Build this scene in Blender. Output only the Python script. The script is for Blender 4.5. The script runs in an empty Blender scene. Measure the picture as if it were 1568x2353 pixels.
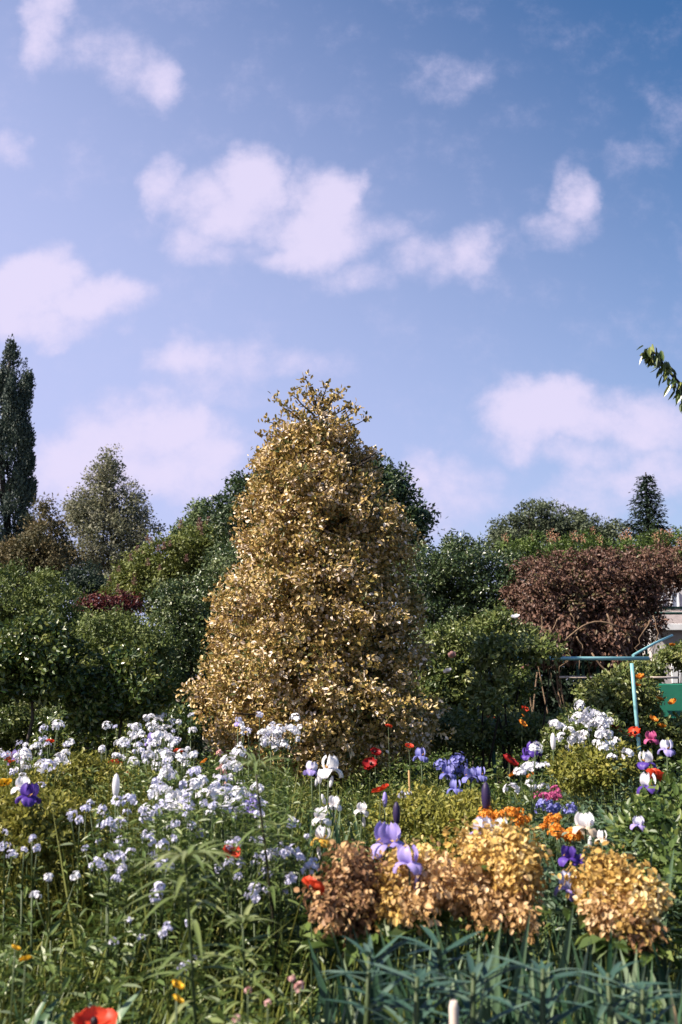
import bpy, math, random
import numpy as np
from mathutils import Vector, Matrix

rng = np.random.default_rng(11)
random.seed(11)
SC = bpy.context.scene
COL = SC.collection

# ------------------------------------------------------------------ camera
F = 2288.0                      # focal length in pixels of a 1568 x 2353 view
EYE = 1.55
TILT = math.atan((1580 - 1176.5) / F)
cam_d = bpy.data.cameras.new('camera')
cam_d.sensor_fit = 'VERTICAL'
cam_d.sensor_height = 36.0
cam_d.lens = 36.0 * F / 2353.0
cam_d.clip_start = 0.05
cam_d.clip_end = 3000
cam_d.dof.use_dof = True
cam_d.dof.focus_distance = 10.5
cam_d.dof.aperture_fstop = 3.2
cam = bpy.data.objects.new('camera', cam_d)
COL.objects.link(cam)
cam.location = (0, 0, EYE)
cam.rotation_euler = (math.pi / 2 + TILT, 0, 0)
SC.camera = cam


def ray(x, y):
    rx = (x - 784) / F
    up = (1176.5 - y) / F
    return rx, math.cos(TILT) - up * math.sin(TILT), math.sin(TILT) + up * math.cos(TILT)


def P(x, y, D):
    """A point of the garden at distance D in front of the path, seen along (x, y)."""
    a, b, c = ray(x, y)
    return np.array([a / b * D, D, EYE + c / b * D])


def PX(px, D):
    return px / F * D


# ------------------------------------------------------------------ light
SUN_AZ, SUN_EL = math.radians(-110), math.radians(42)
sun_d = bpy.data.lights.new('sun', 'SUN')
sun_d.energy = 5.0
sun_d.angle = math.radians(0.5)
sun_d.color = (1.0, 0.90, 0.76)
sun = bpy.data.objects.new('sun', sun_d)
COL.objects.link(sun)
sv = Vector((math.sin(SUN_AZ) * math.cos(SUN_EL), math.cos(SUN_AZ) * math.cos(SUN_EL), math.sin(SUN_EL)))
sun.rotation_euler = sv.to_track_quat('Z', 'Y').to_euler()
sun.location = sv * 60

SC.view_settings.view_transform = 'Standard'
SC.view_settings.look = 'None'
SC.view_settings.gamma = 1.0
SC.view_settings.use_curve_mapping = False
SC.view_settings.exposure = 1.07

world = bpy.data.worlds.new('World')
SC.world = world
world.use_nodes = True
wt = world.node_tree
wt.nodes.clear()


def N(t, kind, **kw):
    n = t.nodes.new(kind)
    for k, v in kw.items():
        setattr(n, k, v)
    return n


def math_n(t, op, a, b=None, c=None):
    n = t.nodes.new('ShaderNodeMath')
    n.operation = op
    for i, v in enumerate((a, b, c)):
        if v is None:
            continue
        if isinstance(v, (int, float)):
            n.inputs[i].default_value = v
        else:
            t.links.new(v, n.inputs[i])
    return n.outputs[0]


def vmath(t, op, a, b=None):
    n = t.nodes.new('ShaderNodeVectorMath')
    n.operation = op
    for i, v in enumerate((a, b)):
        if v is None:
            continue
        if isinstance(v, (tuple, list)):
            n.inputs[i].default_value = v
        else:
            t.links.new(v, n.inputs[i])
    return n.outputs['Value'] if op == 'LENGTH' else n.outputs[0]


sky = N(wt, 'ShaderNodeTexSky')
sky.sky_type = 'NISHITA'
sky.sun_disc = False
sky.sun_elevation = SUN_EL
sky.sun_rotation = SUN_AZ
sky.air_density = 1.25
sky.dust_density = 0.6
sky.ozone_density = 3.5

# clouds: soft heaps of cumulus at fixed bearings and heights of the sky
CLOUDS = [
    (110, 60, 60, 90, .75), (200, 110, 110, 60, .55), (300, 150, 80, 70, .6), (365, 195, 60, 50, .8), (330, 240, 70, 30, .4),
    (1030, 190, 90, 60, .45), (1545, 270, 60, 50, .35), (1430, 370, 110, 40, .35), (1320, 440, 50, 60, .75), (1300, 525, 80, 45, .5),
    (380, 420, 55, 60, .85), (470, 455, 85, 65, .85), (580, 440, 85, 85, 1.05), (540, 505, 120, 65, .95), (450, 545, 60, 60, .7),
    (740, 460, 85, 80, 1.05), (740, 535, 115, 75, 1.05), (670, 595, 120, 40, .8), (880, 530, 60, 40, .55), (490, 590, 80, 30, .5),
    (980, 590, 90, 60, .65), (1075, 580, 80, 60, .75), (980, 490, 50, 30, .35), (830, 645, 90, 35, .5), (20, 350, 55, 50, .65),
    (90, 650, 95, 75, 1.1), (30, 690, 120, 65, 1.15), (205, 690, 120, 55, 1.05), (80, 745, 170, 45, .85),
    (430, 830, 85, 50, .8), (540, 830, 90, 55, .65), (690, 835, 110, 35, .5), (480, 890, 120, 50, .5),
    (260, 1000, 110, 75, .95), (390, 990, 105, 75, 1.05), (180, 1045, 130, 60, .85), (470, 1040, 100, 75, .85), (330, 1090, 230, 70, .9),
    (100, 1100, 140, 70, .6), (1210, 960, 95, 75, 1.05), (1290, 935, 85, 65, 1.05), (1400, 965, 130, 60, .85), (1500, 990, 130, 80, .85),
    (1190, 1010, 95, 50, .8), (1360, 1045, 170, 40, .65), (1460, 1105, 130, 50, .75), (1540, 1085, 90, 60, .75), (970, 1085, 55, 65, .65),
    (1080, 1090, 95, 45, .6), (1010, 1150, 160, 60, .6), (1350, 1160, 140, 50, .6),
]
tc = N(wt, 'ShaderNodeTexCoord')
sep = N(wt, 'ShaderNodeSeparateXYZ')
wt.links.new(tc.outputs['Generated'], sep.inputs[0])
ay = math_n(wt, 'MAXIMUM', math_n(wt, 'ABSOLUTE', sep.outputs[1]), 0.06)
uu = math_n(wt, 'DIVIDE', sep.outputs[0], ay)
vv = math_n(wt, 'DIVIDE', sep.outputs[2], ay)
comb = N(wt, 'ShaderNodeCombineXYZ')
wt.links.new(uu, comb.inputs[0])
wt.links.new(vv, comb.inputs[1])
q0 = comb.outputs[0]


def noise(t, vec, scale, detail, rough=0.55):
    n = t.nodes.new('ShaderNodeTexNoise')
    n.inputs['Scale'].default_value = scale
    n.inputs['Detail'].default_value = detail
    n.inputs['Roughness'].default_value = rough
    t.links.new(vec, n.inputs['Vector'])
    return n


wn = noise(wt, q0, 16, 5)
warp = vmath(wt, 'MULTIPLY', vmath(wt, 'SUBTRACT', wn.outputs['Color'], (.5, .5, .5)), (.075, .06, 0))
q = vmath(wt, 'ADD', q0, warp)
total = None
under = None
for cx, cy, rx, ry, amp in CLOUDS:
    a, b, c = ray(cx, cy)
    a2, b2, c2 = ray(cx + rx, cy)
    a3, b3, c3 = ray(cx, cy - ry)
    ru, rv = abs(a2 / b2 - a / b), abs(c3 / b3 - c / b)
    d = vmath(wt, 'MULTIPLY', vmath(wt, 'SUBTRACT', q, (a / b, c / b, 0)), (1 / (ru * 1.45), 1 / (rv * 1.45), 0))
    L = vmath(wt, 'LENGTH', d)
    g = math_n(wt, 'MULTIPLY', math_n(wt, 'SUBTRACT', 1.0, math_n(wt, 'MINIMUM', math_n(wt, 'MULTIPLY', L, L), 1.0)), amp)
    total = g if total is None else math_n(wt, 'SMOOTH_MAX', total, g, 0.12)
fb = noise(wt, q0, 15, 11, .66)
dens = math_n(wt, 'ADD', total, math_n(wt, 'MULTIPLY', math_n(wt, 'SUBTRACT', fb.outputs[0], .5), 1.25))
mr = N(wt, 'ShaderNodeMapRange', interpolation_type='SMOOTHSTEP')
mr.inputs['From Min'].default_value = 0.05
mr.inputs['From Max'].default_value = 0.98
mr.inputs['To Max'].default_value = 0.88
wt.links.new(dens, mr.inputs['Value'])
# thin high veil, thicker towards the sun's side of the sky and the horizon
veil = N(wt, 'ShaderNodeMapRange', interpolation_type='SMOOTHSTEP')
veil.inputs['From Min'].default_value = 1.12
veil.inputs['From Max'].default_value = -0.1
veil.inputs['To Max'].default_value = 0.9
wt.links.new(math_n(wt, 'ADD', vv, math_n(wt, 'MULTIPLY', uu, 0.8)), veil.inputs['Value'])
shade = noise(wt, q0, 9, 4)
cr = N(wt, 'ShaderNodeValToRGB')
cr.color_ramp.elements[0].position = 0.25
cr.color_ramp.elements[0].color = (4.0, 3.8, 5.4, 1)
cr.color_ramp.elements[1].position = 0.7
cr.color_ramp.elements[1].color = (4.75, 4.32, 5.65, 1)
wt.links.new(math_n(wt, 'ADD', math_n(wt, 'MULTIPLY', mr.outputs[0], .55), math_n(wt, 'MULTIPLY', shade.outputs[0], .5)), cr.inputs[0])
hsv = N(wt, 'ShaderNodeHueSaturation')
hsv.inputs['Saturation'].default_value = 1.25
hsv.inputs['Hue'].default_value = 0.505
hsv.inputs['Value'].default_value = 0.76
wt.links.new(sky.outputs[0], hsv.inputs['Color'])
mixv = N(wt, 'ShaderNodeMix', data_type='RGBA')
wt.links.new(veil.outputs[0], mixv.inputs[0])
wt.links.new(hsv.outputs[0], mixv.inputs[6])
mixv.inputs[7].default_value = (3.35, 3.6, 5.6, 1)
mixc = N(wt, 'ShaderNodeMix', data_type='RGBA')
wt.links.new(mr.outputs[0], mixc.inputs[0])
wt.links.new(mixv.outputs[2], mixc.inputs[6])
wt.links.new(cr.outputs[0], mixc.inputs[7])
bg = N(wt, 'ShaderNodeBackground')
bg.inputs['Strength'].default_value = 0.083
wt.links.new(mixc.outputs[2], bg.inputs['Color'])
wo = N(wt, 'ShaderNodeOutputWorld')
wt.links.new(bg.outputs[0], wo.inputs[0])


# ------------------------------------------------------------------ materials
def leaf_mat(name, stops, rough=0.5, spec=0.35, trans=0.22):
    """Leaf or petal: each leaf takes its own colour out of the plant's range; some light passes through."""
    m = bpy.data.materials.new(name)
    m.use_nodes = True
    t = m.node_tree
    t.nodes.clear()
    at = N(t, 'ShaderNodeAttribute', attribute_name='tint')
    r = N(t, 'ShaderNodeValToRGB')
    e = r.color_ramp.elements
    while len(e) < len(stops):
        e.new(0.5)
    for i, c in enumerate(stops):
        e[i].position = i / max(1, len(stops) - 1)
        e[i].color = (*c, 1)
    t.links.new(at.outputs['Fac'], r.inputs[0])
    b = N(t, 'ShaderNodeBsdfPrincipled')
    b.inputs['Roughness'].default_value = rough
    b.inputs['Specular IOR Level'].default_value = spec
    t.links.new(r.outputs[0], b.inputs['Base Color'])
    tr = N(t, 'ShaderNodeBsdfTranslucent')
    t.links.new(r.outputs[0], tr.inputs['Color'])
    mx = N(t, 'ShaderNodeMixShader')
    mx.inputs[0].default_value = trans
    t.links.new(b.outputs[0], mx.inputs[1])
    t.links.new(tr.outputs[0], mx.inputs[2])
    o = N(t, 'ShaderNodeOutputMaterial')
    t.links.new(mx.outputs[0], o.inputs[0])
    return m


def solid_mat(name, c1, c2, scale=8.0, rough=0.7, bump=0.0, detail=6):
    m = bpy.data.materials.new(name)
    m.use_nodes = True
    t = m.node_tree
    b = t.nodes['Principled BSDF']
    tcn = N(t, 'ShaderNodeTexCoord')
    n = noise(t, tcn.outputs['Object'], scale, detail)
    r = N(t, 'ShaderNodeValToRGB')
    r.color_ramp.elements[0].position = .35
    r.color_ramp.elements[0].color = (*c1, 1)
    r.color_ramp.elements[1].position = .65
    r.color_ramp.elements[1].color = (*c2, 1)
    t.links.new(n.outputs[0], r.inputs[0])
    t.links.new(r.outputs[0], b.inputs['Base Color'])
    b.inputs['Roughness'].default_value = rough
    if bump:
        bp = N(t, 'ShaderNodeBump')
        bp.inputs['Strength'].default_value = bump
        t.links.new(n.outputs[0], bp.inputs['Height'])
        t.links.new(bp.outputs[0], b.inputs['Normal'])
    return m


M = {}
M['soil'] = solid_mat('soil', (.022, .016, .010), (.055, .042, .024), 3.0, .95, .6)
M['bark'] = solid_mat('bark', (.030, .022, .016), (.075, .058, .042), 14, .9, .5)
M['dark_bark'] = solid_mat('dark_bark', (.012, .009, .007), (.03, .022, .016), 14, .95, .5)
M['vine_bark'] = solid_mat('vine_bark', (.12, .075, .045), (.24, .16, .10), 20, .9, .4)
M['turquoise'] = solid_mat('turquoise_paint', (.17, .38, .42), (.27, .50, .54), 6, .42, .05)
M['green_paint'] = solid_mat('green_paint', (.018, .075, .06), (.03, .11, .085), 9, .6, .1)
M['screen_paint'] = solid_mat('screen_paint', (.012, .14, .085), (.02, .19, .115), 3, .55, .05)
M['render'] = solid_mat('wall_render', (.42, .39, .40), (.54, .50, .50), 5, .9, .2)
M['roof'] = solid_mat('roof_slate', (.20, .17, .17), (.30, .25, .24), 14, .8, .4)
M['fascia'] = solid_mat('white_paint', (.66, .66, .68), (.78, .78, .80), 4, .5)
M['glass'] = solid_mat('window_glass', (.30, .33, .38), (.45, .48, .54), 1.5, .12)
M['stake'] = solid_mat('stake_wood', (.42, .34, .28), (.62, .53, .47), 18, .8, .3)
M['cane'] = solid_mat('cane', (.28, .16, .06), (.42, .25, .10), 18, .7, .2)

M['holly'] = leaf_mat('holly_leaf', [(.05, .07, .018), (.12, .12, .026), (.25, .185, .046), (.39, .27, .078), (.50, .345, .125), (.66, .50, .29), (.84, .71, .58)], .46, .4, .15)  # creams are variegation; the brightest also paint glints into the leaf colour
M['poplar'] = leaf_mat('poplar_leaf', [(.035, .055, .045), (.055, .08, .06), (.085, .11, .08)], .5, .35, .12)
M['silver'] = leaf_mat('silver_leaf', [(.10, .11, .06), (.20, .20, .12), (.36, .34, .24)], .5, .4, .35)
M['brown_conifer'] = leaf_mat('brown_needle', [(0.052, 0.056, 0.022), (0.111, 0.094, 0.039), (0.208, 0.150, 0.066)], .6)
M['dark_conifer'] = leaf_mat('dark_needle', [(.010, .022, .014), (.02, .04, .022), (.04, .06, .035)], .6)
M['chestnut'] = leaf_mat('chestnut_leaf', [(0.068, 0.095, 0.020), (0.137, 0.164, 0.035), (0.217, 0.227, 0.055)], .5)
M['panicle'] = leaf_mat('panicle_petal', [(0.210, 0.088, 0.084), (0.315, 0.176, 0.144), (0.375, 0.286, 0.240)], .6, .2)
M['salmon'] = leaf_mat('salmon_petal', [(0.332, 0.150, 0.091), (0.494, 0.275, 0.169), (0.570, 0.425, 0.286)], .6, .2)
M['oak'] = leaf_mat('dark_tree_leaf', [(0.022, 0.046, 0.018), (0.042, 0.075, 0.024), (0.090, 0.121, 0.040)], .42, .5, .15)
M['pale_tree'] = leaf_mat('pale_tree_leaf', [(.07, .11, .04), (.12, .17, .06), (.2, .23, .11)], .5)
M['shrub_dark'] = leaf_mat('dark_shrub_leaf', [(0.026, 0.052, 0.018), (0.073, 0.108, 0.031), (0.194, 0.216, 0.083)], .36, .6, .15)
M['shrub_olive'] = leaf_mat('olive_shrub_leaf', [(0.042, 0.069, 0.015), (0.105, 0.139, 0.033), (0.199, 0.233, 0.066)], .5)
M['shrub_deep'] = leaf_mat('deep_shrub_leaf', [(0.021, 0.049, 0.011), (0.060, 0.096, 0.018), (0.220, 0.234, 0.052)], .34, .6, .15)
M['copper'] = leaf_mat('copper_leaf', [(0.042, 0.010, 0.009), (0.098, 0.020, 0.020), (0.154, 0.036, 0.032)], .5)
M['creeper'] = leaf_mat('creeper_leaf', [(.046, .024, .016), (.108, .056, .038), (.18, .095, .068), (.10, .09, .035)], .5, .35, .15)
M['hedge_light'] = leaf_mat('light_hedge_leaf', [(0.040, 0.072, 0.013), (0.080, 0.128, 0.023), (0.136, 0.178, 0.045)], .45)
M['far_tree'] = leaf_mat('far_tree_leaf', [(0.054, 0.072, 0.042), (0.090, 0.114, 0.060), (0.144, 0.168, 0.096)], .5)
M['rose_leaf'] = leaf_mat('rose_leaf', [(0.045, 0.076, 0.020), (0.111, 0.144, 0.033), (0.253, 0.261, 0.088)], .4, .5)
M['yellow_herb'] = leaf_mat('yellow_herb', [(0.090, 0.107, 0.018), (0.205, 0.201, 0.033), (0.333, 0.295, 0.061)], .5)
M['herb'] = leaf_mat('herb_leaf', [(0.036, 0.069, 0.016), (0.086, 0.133, 0.030), (0.186, 0.224, 0.055)], .42, .45)
M['grey_herb'] = leaf_mat('grey_herb_leaf', [(.04, .075, .04), (.09, .14, .075), (.20, .26, .17)], .45, .4)
M['grass'] = leaf_mat('grass_blade', [(0.049, 0.083, 0.015), (0.127, 0.152, 0.028), (0.269, 0.261, 0.065)], .45, .4)
M['iris_leaf'] = leaf_mat('iris_leaf', [(.014, .042, .022), (.045, .10, .055), (.13, .20, .11), (.32, .38, .25)], .36, .5, .2)  # range from near-black to pale paints dark gaps and highlights into the blades
M['rosette'] = leaf_mat('rosette_leaf', [(.018, .05, .036), (.045, .095, .07), (.12, .18, .14)], .5, .3, .12)
M['broad_leaf'] = leaf_mat('broad_leaf', [(.05, .10, .05), (.09, .16, .08), (.16, .23, .14)], .42, .45)
M['stem'] = leaf_mat('green_stem', [(.05, .08, .03), (.08, .11, .04)], .5)
M['stem_dark'] = leaf_mat('dark_stem', [(.03, .03, .018), (.05, .04, .022)], .5)
M['lily_leaf'] = leaf_mat('lily_leaf', [(0.069, 0.108, 0.026), (0.149, 0.195, 0.062), (0.268, 0.293, 0.123)], .4, .45)
M['gold_bract'] = leaf_mat('gold_bract', [(.26, .155, .045), (.50, .31, .08), (.67, .46, .15), (.80, .63, .33)], .5, .3, .25)
M['rust_bract'] = leaf_mat('rust_bract', [(.08, .04, .022), (.20, .10, .05), (.40, .23, .11), (.60, .40, .19)], .5, .3, .2)
M['pink_bract'] = leaf_mat('pink_bract', [(.28, .155, .06), (.50, .30, .12), (.65, .43, .22), (.76, .57, .34)], .5, .3, .25)
M['white'] = leaf_mat('white_petal', [(.72, .70, .79), (.82, .81, .86), (.88, .87, .88)], .5, .25, .3)
M['lilac_white'] = leaf_mat('lilac_white_petal', [(.52, .50, .74), (.66, .65, .82), (.78, .77, .86)], .5, .25, .3)
M['iris_white'] = leaf_mat('iris_white_petal', [(.80, .78, .82), (.86, .85, .88)], .45, .3, .35)
M['iris_lilac'] = leaf_mat('iris_lilac_petal', [(.34, .26, .68), (.48, .40, .78)], .45, .3, .3)
M['iris_violet'] = leaf_mat('iris_violet_petal', [(.05, .02, .20), (.12, .06, .36)], .45, .3, .2)
M['iris_cream'] = leaf_mat('iris_cream_petal', [(.80, .62, .42), (.86, .74, .62)], .45, .3, .35)
M['iris_gold'] = leaf_mat('iris_gold_petal', [(.75, .38, .05), (.82, .50, .10)], .45, .3, .3)
M['iris_bud'] = leaf_mat('iris_bud', [(.02, .012, .05), (.05, .03, .10)], .5)
M['blue'] = leaf_mat('blue_petal', [(.10, .11, .38), (.2, .2, .52), (.3, .3, .6)], .5, .2)
M['poppy'] = leaf_mat('poppy_petal', [(.55, .035, .012), (.72, .075, .03), (.8, .14, .07)], .45, .25, .35)
M['poppy_dark'] = leaf_mat('poppy_dark_petal', [(.22, .01, .012), (.36, .02, .02)], .45, .25, .25)
M['orange'] = leaf_mat('orange_petal', [(.62, .19, .02), (.76, .28, .03), (.82, .40, .08)], .5, .25, .3)
M['yellow'] = leaf_mat('yellow_petal', [(.75, .40, .02), (.82, .52, .04)], .5, .25, .3)
M['magenta'] = leaf_mat('magenta_petal', [(.45, .06, .20), (.6, .14, .30)], .5, .25, .3)
M['pink'] = leaf_mat('pink_petal', [(.62, .32, .30), (.75, .50, .46)], .5, .25, .3)
M['black_eye'] = leaf_mat('poppy_eye', [(.012, .008, .012), (.03, .02, .025)], .5)


# ------------------------------------------------------------------ mesh building
def unit(a):
    return a / np.maximum(np.linalg.norm(a, axis=-1, keepdims=True), 1e-9)


class MB:
    """Gathers shapes for ONE mesh object."""

    def __init__(s):
        s.v, s.f, s.t, s.sm, s.n = [], [], [], [], 0

    def add(s, V, Fc, tint=0.5, smooth=False):
        V = np.asarray(V, float).reshape(-1, 3)
        Fc = np.asarray(Fc, int)
        s.v.append(V)
        s.f.append(Fc + s.n)
        tt = np.empty(len(Fc))
        tt[:] = tint
        s.t.append(tt)
        s.sm.append(np.full(len(Fc), smooth))
        s.n += len(V)
        return s

    def mesh(s, name, mat):
        me = bpy.data.meshes.new(name)
        V = np.concatenate(s.v)
        tot = np.concatenate([np.full(len(f), f.shape[1]) for f in s.f])
        loops = np.concatenate([f.ravel() for f in s.f])
        start = np.concatenate([[0], np.cumsum(tot)[:-1]])
        me.vertices.add(len(V))
        me.vertices.foreach_set('co', V.astype(np.float32).ravel())
        me.loops.add(len(loops))
        me.loops.foreach_set('vertex_index', loops.astype(np.int32))
        me.polygons.add(len(tot))
        me.polygons.foreach_set('loop_start', start.astype(np.int32))
        me.polygons.foreach_set('loop_total', tot.astype(np.int32))
        me.polygons.foreach_set('use_smooth', np.concatenate(s.sm))
        at = me.attributes.new('tint', 'FLOAT', 'FACE')
        at.data.foreach_set('value', np.clip(np.concatenate(s.t), 0, 1).astype(np.float32))
        me.materials.append(mat)
        me.update(calc_edges=True)
        return me

    def build(s, name, mat, parent=None):
        o = bpy.data.objects.new(name, s.mesh(name, mat))
        COL.objects.link(o)
        if parent is not None:
            o.parent = parent
            o.location = -Vector(parent.location) if parent.get('built_in_world') else (0, 0, 0)
        return o

    # -- solids
    def box(s, c, size, rz=0.0, bev=0.0, tint=.5):
        x, y, z = np.array(size) / 2
        if bev:
            b = bev
            ring = [(-x + b, -y), (x - b, -y), (x, -y + b), (x, y - b), (x - b, y), (-x + b, y), (-x, y - b), (-x, -y + b)]
            V = []
            for zz, k in ((-z, b), (-z + b, 0), (z - b, 0), (z, b)):
                for px, py in ring:
                    V.append((px - math.copysign(k, px), py - math.copysign(k, py), zz))
            Fq = [(l * 8 + i, l * 8 + (i + 1) % 8, l * 8 + 8 + (i + 1) % 8, l * 8 + 8 + i) for l in range(3) for i in range(8)]
            V = np.array(V)
            caps = [list(range(7, -1, -1)), list(range(24, 32))]
        else:
            V = np.array([(sx * x, sy * y, sz * z) for sz in (-1, 1) for sx, sy in ((-1, -1), (1, -1), (1, 1), (-1, 1))])
            Fq = [(0, 1, 5, 4), (1, 2, 6, 5), (2, 3, 7, 6), (3, 0, 4, 7), (3, 2, 1, 0), (4, 5, 6, 7)]
            caps = None
        R = np.array([[math.cos(rz), -math.sin(rz), 0], [math.sin(rz), math.cos(rz), 0], [0, 0, 1]])
        V = V @ R.T + np.array(c)
        s.add(V, Fq, tint)
        if caps:
            s.v.append(np.zeros((0, 3)))
            s.f.append(np.array(caps) + s.n - 32)
            s.t.append(np.full(2, tint))
            s.sm.append(np.full(2, False))
        return s

    def tube(s, pts, rad, sides=8, tint=.5):
        pts = np.asarray(pts, float)
        n = len(pts)
        rad = np.broadcast_to(np.asarray(rad, float), (n,))
        tg = unit(np.gradient(pts, axis=0))
        ref = np.array([0, 0, 1.0]) if abs(tg[0][2]) < .9 else np.array([1.0, 0, 0])
        a = unit(np.cross(tg, ref))
        b = np.cross(tg, a)
        th = np.linspace(0, 2 * math.pi, sides, endpoint=False)
        V = pts[:, None] + rad[:, None, None] * (np.cos(th)[None, :, None] * a[:, None] + np.sin(th)[None, :, None] * b[:, None])
        Fq = [(i * sides + k, i * sides + (k + 1) % sides, (i + 1) * sides + (k + 1) % sides, (i + 1) * sides + k)
              for i in range(n - 1) for k in range(sides)]
        s.add(V.reshape(-1, 3), Fq, tint, True)
        base = s.n - n * sides
        s.f.append(np.array([[base + k for k in range(sides)][::-1], [base + (n - 1) * sides + k for k in range(sides)]]))
        s.t.append(np.full(2, tint))
        s.sm.append(np.full(2, False))
        return s

    # -- leaves
    def leaves(s, p, a, n, L, W, tint, shape='hex', fold=.18, droop=0.0):
        N_ = len(p)
        L = np.broadcast_to(L, (N_,))[:, None]
        W = np.broadcast_to(W, (N_,))[:, None]
        a = unit(a)
        n = n - a * np.sum(a * n, -1, keepdims=True)
        n = unit(n)
        sd = np.cross(a, n)
        up = n * W * fold
        z = np.array([0, 0, -1.0])

        def at(t):
            return p + a * L * t + z * (droop * L * t * t) if np.isscalar(droop) is False or droop else p + a * L * t
        if shape == 'dia':
            V = np.stack([p, at(.45) + sd * W * .5 + up, at(1), at(.45) - sd * W * .5 + up], 1)
            Fq = np.array([[0, 2, 1], [0, 3, 2]])
        elif shape == 'hex':
            V = np.stack([p, at(.28) + sd * W * .44 + up, at(.68) + sd * W * .40 + up, at(1),
                          at(.68) - sd * W * .40 + up, at(.28) - sd * W * .44 + up], 1)
            Fq = np.array([[0, 3, 2, 1], [0, 5, 4, 3]])
        k, m = V.shape[1], len(Fq)
        FF = (np.arange(N_) * k)[:, None, None] + Fq[None]
        s.add(V.reshape(-1, 3), FF.reshape(-1, Fq.shape[1]), np.repeat(tint, m))
        return s

    def blades(s, p, a, n, L, W, tint, droop, seg=5, prof=None, keel=.12):
        """Long strap leaves that arch under their own weight, keeled along the middle."""
        N_ = len(p)
        L = np.broadcast_to(L, (N_,))
        W = np.broadcast_to(W, (N_,))
        droop = np.broadcast_to(droop, (N_,))
        a = unit(a)
        n = unit(n - a * np.sum(a * n, -1, keepdims=True))
        sd = np.cross(a, n)
        rows = []
        h = unit(a * np.array([1, 1, 0]) + 1e-6)
        for i in range(seg + 1):
            t = i / seg
            w = (prof(t) if prof else (min(1, .55 + t * 1.2) * (1 - max(0, (t - .55) / .45) ** 1.6)))
            w = max(w, .03)
            c = p + a * (L * t)[:, None] + (h * .35 - np.array([0, 0, 1.0])) * (droop * L * t ** 2.2)[:, None]
            e = sd * (W * w * .5)[:, None]
            kk = n * (W * w * keel)[:, None]
            rows += [c - e + kk, c - kk, c + e + kk]
        V = np.stack(rows, 1)
        k = V.shape[1]
        Fq = []
        for i in range(seg):
            o = i * 3
            Fq += [(o, o + 1, o + 4, o + 3), (o + 1, o + 2, o + 5, o + 4)]
        Fq = np.array(Fq)
        FF = (np.arange(N_) * k)[:, None, None] + Fq[None]
        s.add(V.reshape(-1, 3), FF.reshape(-1, 4), np.repeat(tint, len(Fq)), True)
        return s

    def petal(s, base, out, up, L, W, curl, nu=5, nv=4, cup=.15, prof=1.0, tint=.5, frill=.0):
        """One petal: starts at base along `out`, bends by curl radians towards `up`, cupped across."""
        out, up = unit(np.array(out, float)), unit(np.array(up, float))
        sd = np.cross(out, up)
        pts = []
        pos = np.array(base, float)
        ph = random.random() * 6
        for i in range(nu + 1):
            t = i / nu
            ang = curl * t
            d = out * math.cos(ang) + up * math.sin(ang)
            nn = -out * math.sin(ang) + up * math.cos(ang)
            w = W * .5 * (math.sin(math.pi * min(1, (t * .86 + .06)) ** prof) ** .55)
            for j in range(nv + 1):
                v = -1 + 2 * j / nv
                pts.append(pos + sd * w * v + nn * (cup * W * v * v + frill * W * math.sin(v * 7 + ph) * t))
            pos = pos + d * L / nu
        Fq = [(i * (nv + 1) + j, i * (nv + 1) + j + 1, (i + 1) * (nv + 1) + j + 1, (i + 1) * (nv + 1) + j)
              for i in range(nu) for j in range(nv)]
        s.add(pts, Fq, tint, True)
        return s

    def ball(s, c, r, seg=8, rings=5, tint=.5):
        V, Fq = [], []
        r = np.broadcast_to(r, (3,))
        for i in range(rings + 1):
            th = math.pi * (i + .02) / (rings + .04)
            for k in range(seg):
                ph = 2 * math.pi * k / seg
                V.append((c[0] + r[0] * math.sin(th) * math.cos(ph), c[1] + r[1] * math.sin(th) * math.sin(ph), c[2] + r[2] * math.cos(th)))
        for i in range(rings):
            for k in range(seg):
                Fq.append((i * seg + k, (i + 1) * seg + k, (i + 1) * seg + (k + 1) % seg, i * seg + (k + 1) % seg))
        s.add(V, Fq, tint, True)
        return s


def tag(o, label=None, cat=None, group=None, kind=None):
    for k, v in (('label', label), ('category', cat), ('group', group), ('kind', kind)):
        if v:
            o[k] = v
    return o


def thing(name, label, cat, loc=(0, 0, 0), group=None):
    o = bpy.data.objects.new(name, None)
    o.empty_display_size = .1
    COL.objects.link(o)
    o.location = Vector([float(v) for v in loc])
    return tag(o, label, cat, group)


def copy_tree(o, loc, rz=0.0, sc=1.0, label=None, group=None):
    c = o.copy()
    COL.objects.link(c)
    c.location = Vector([float(v) for v in loc])
    c.rotation_euler = (0, 0, rz)
    c.scale = (sc, sc, sc)
    if label:
        c['label'] = label
    if group:
        c['group'] = group
    for ch in list(o.children):
        d = ch.copy()
        COL.objects.link(d)
        d.parent = c
        for g in list(ch.children):
            e = g.copy()
            COL.objects.link(e)
            e.parent = d
    return c


def rand_dirs(n):
    return unit(rng.normal(size=(n, 3)))


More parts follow.
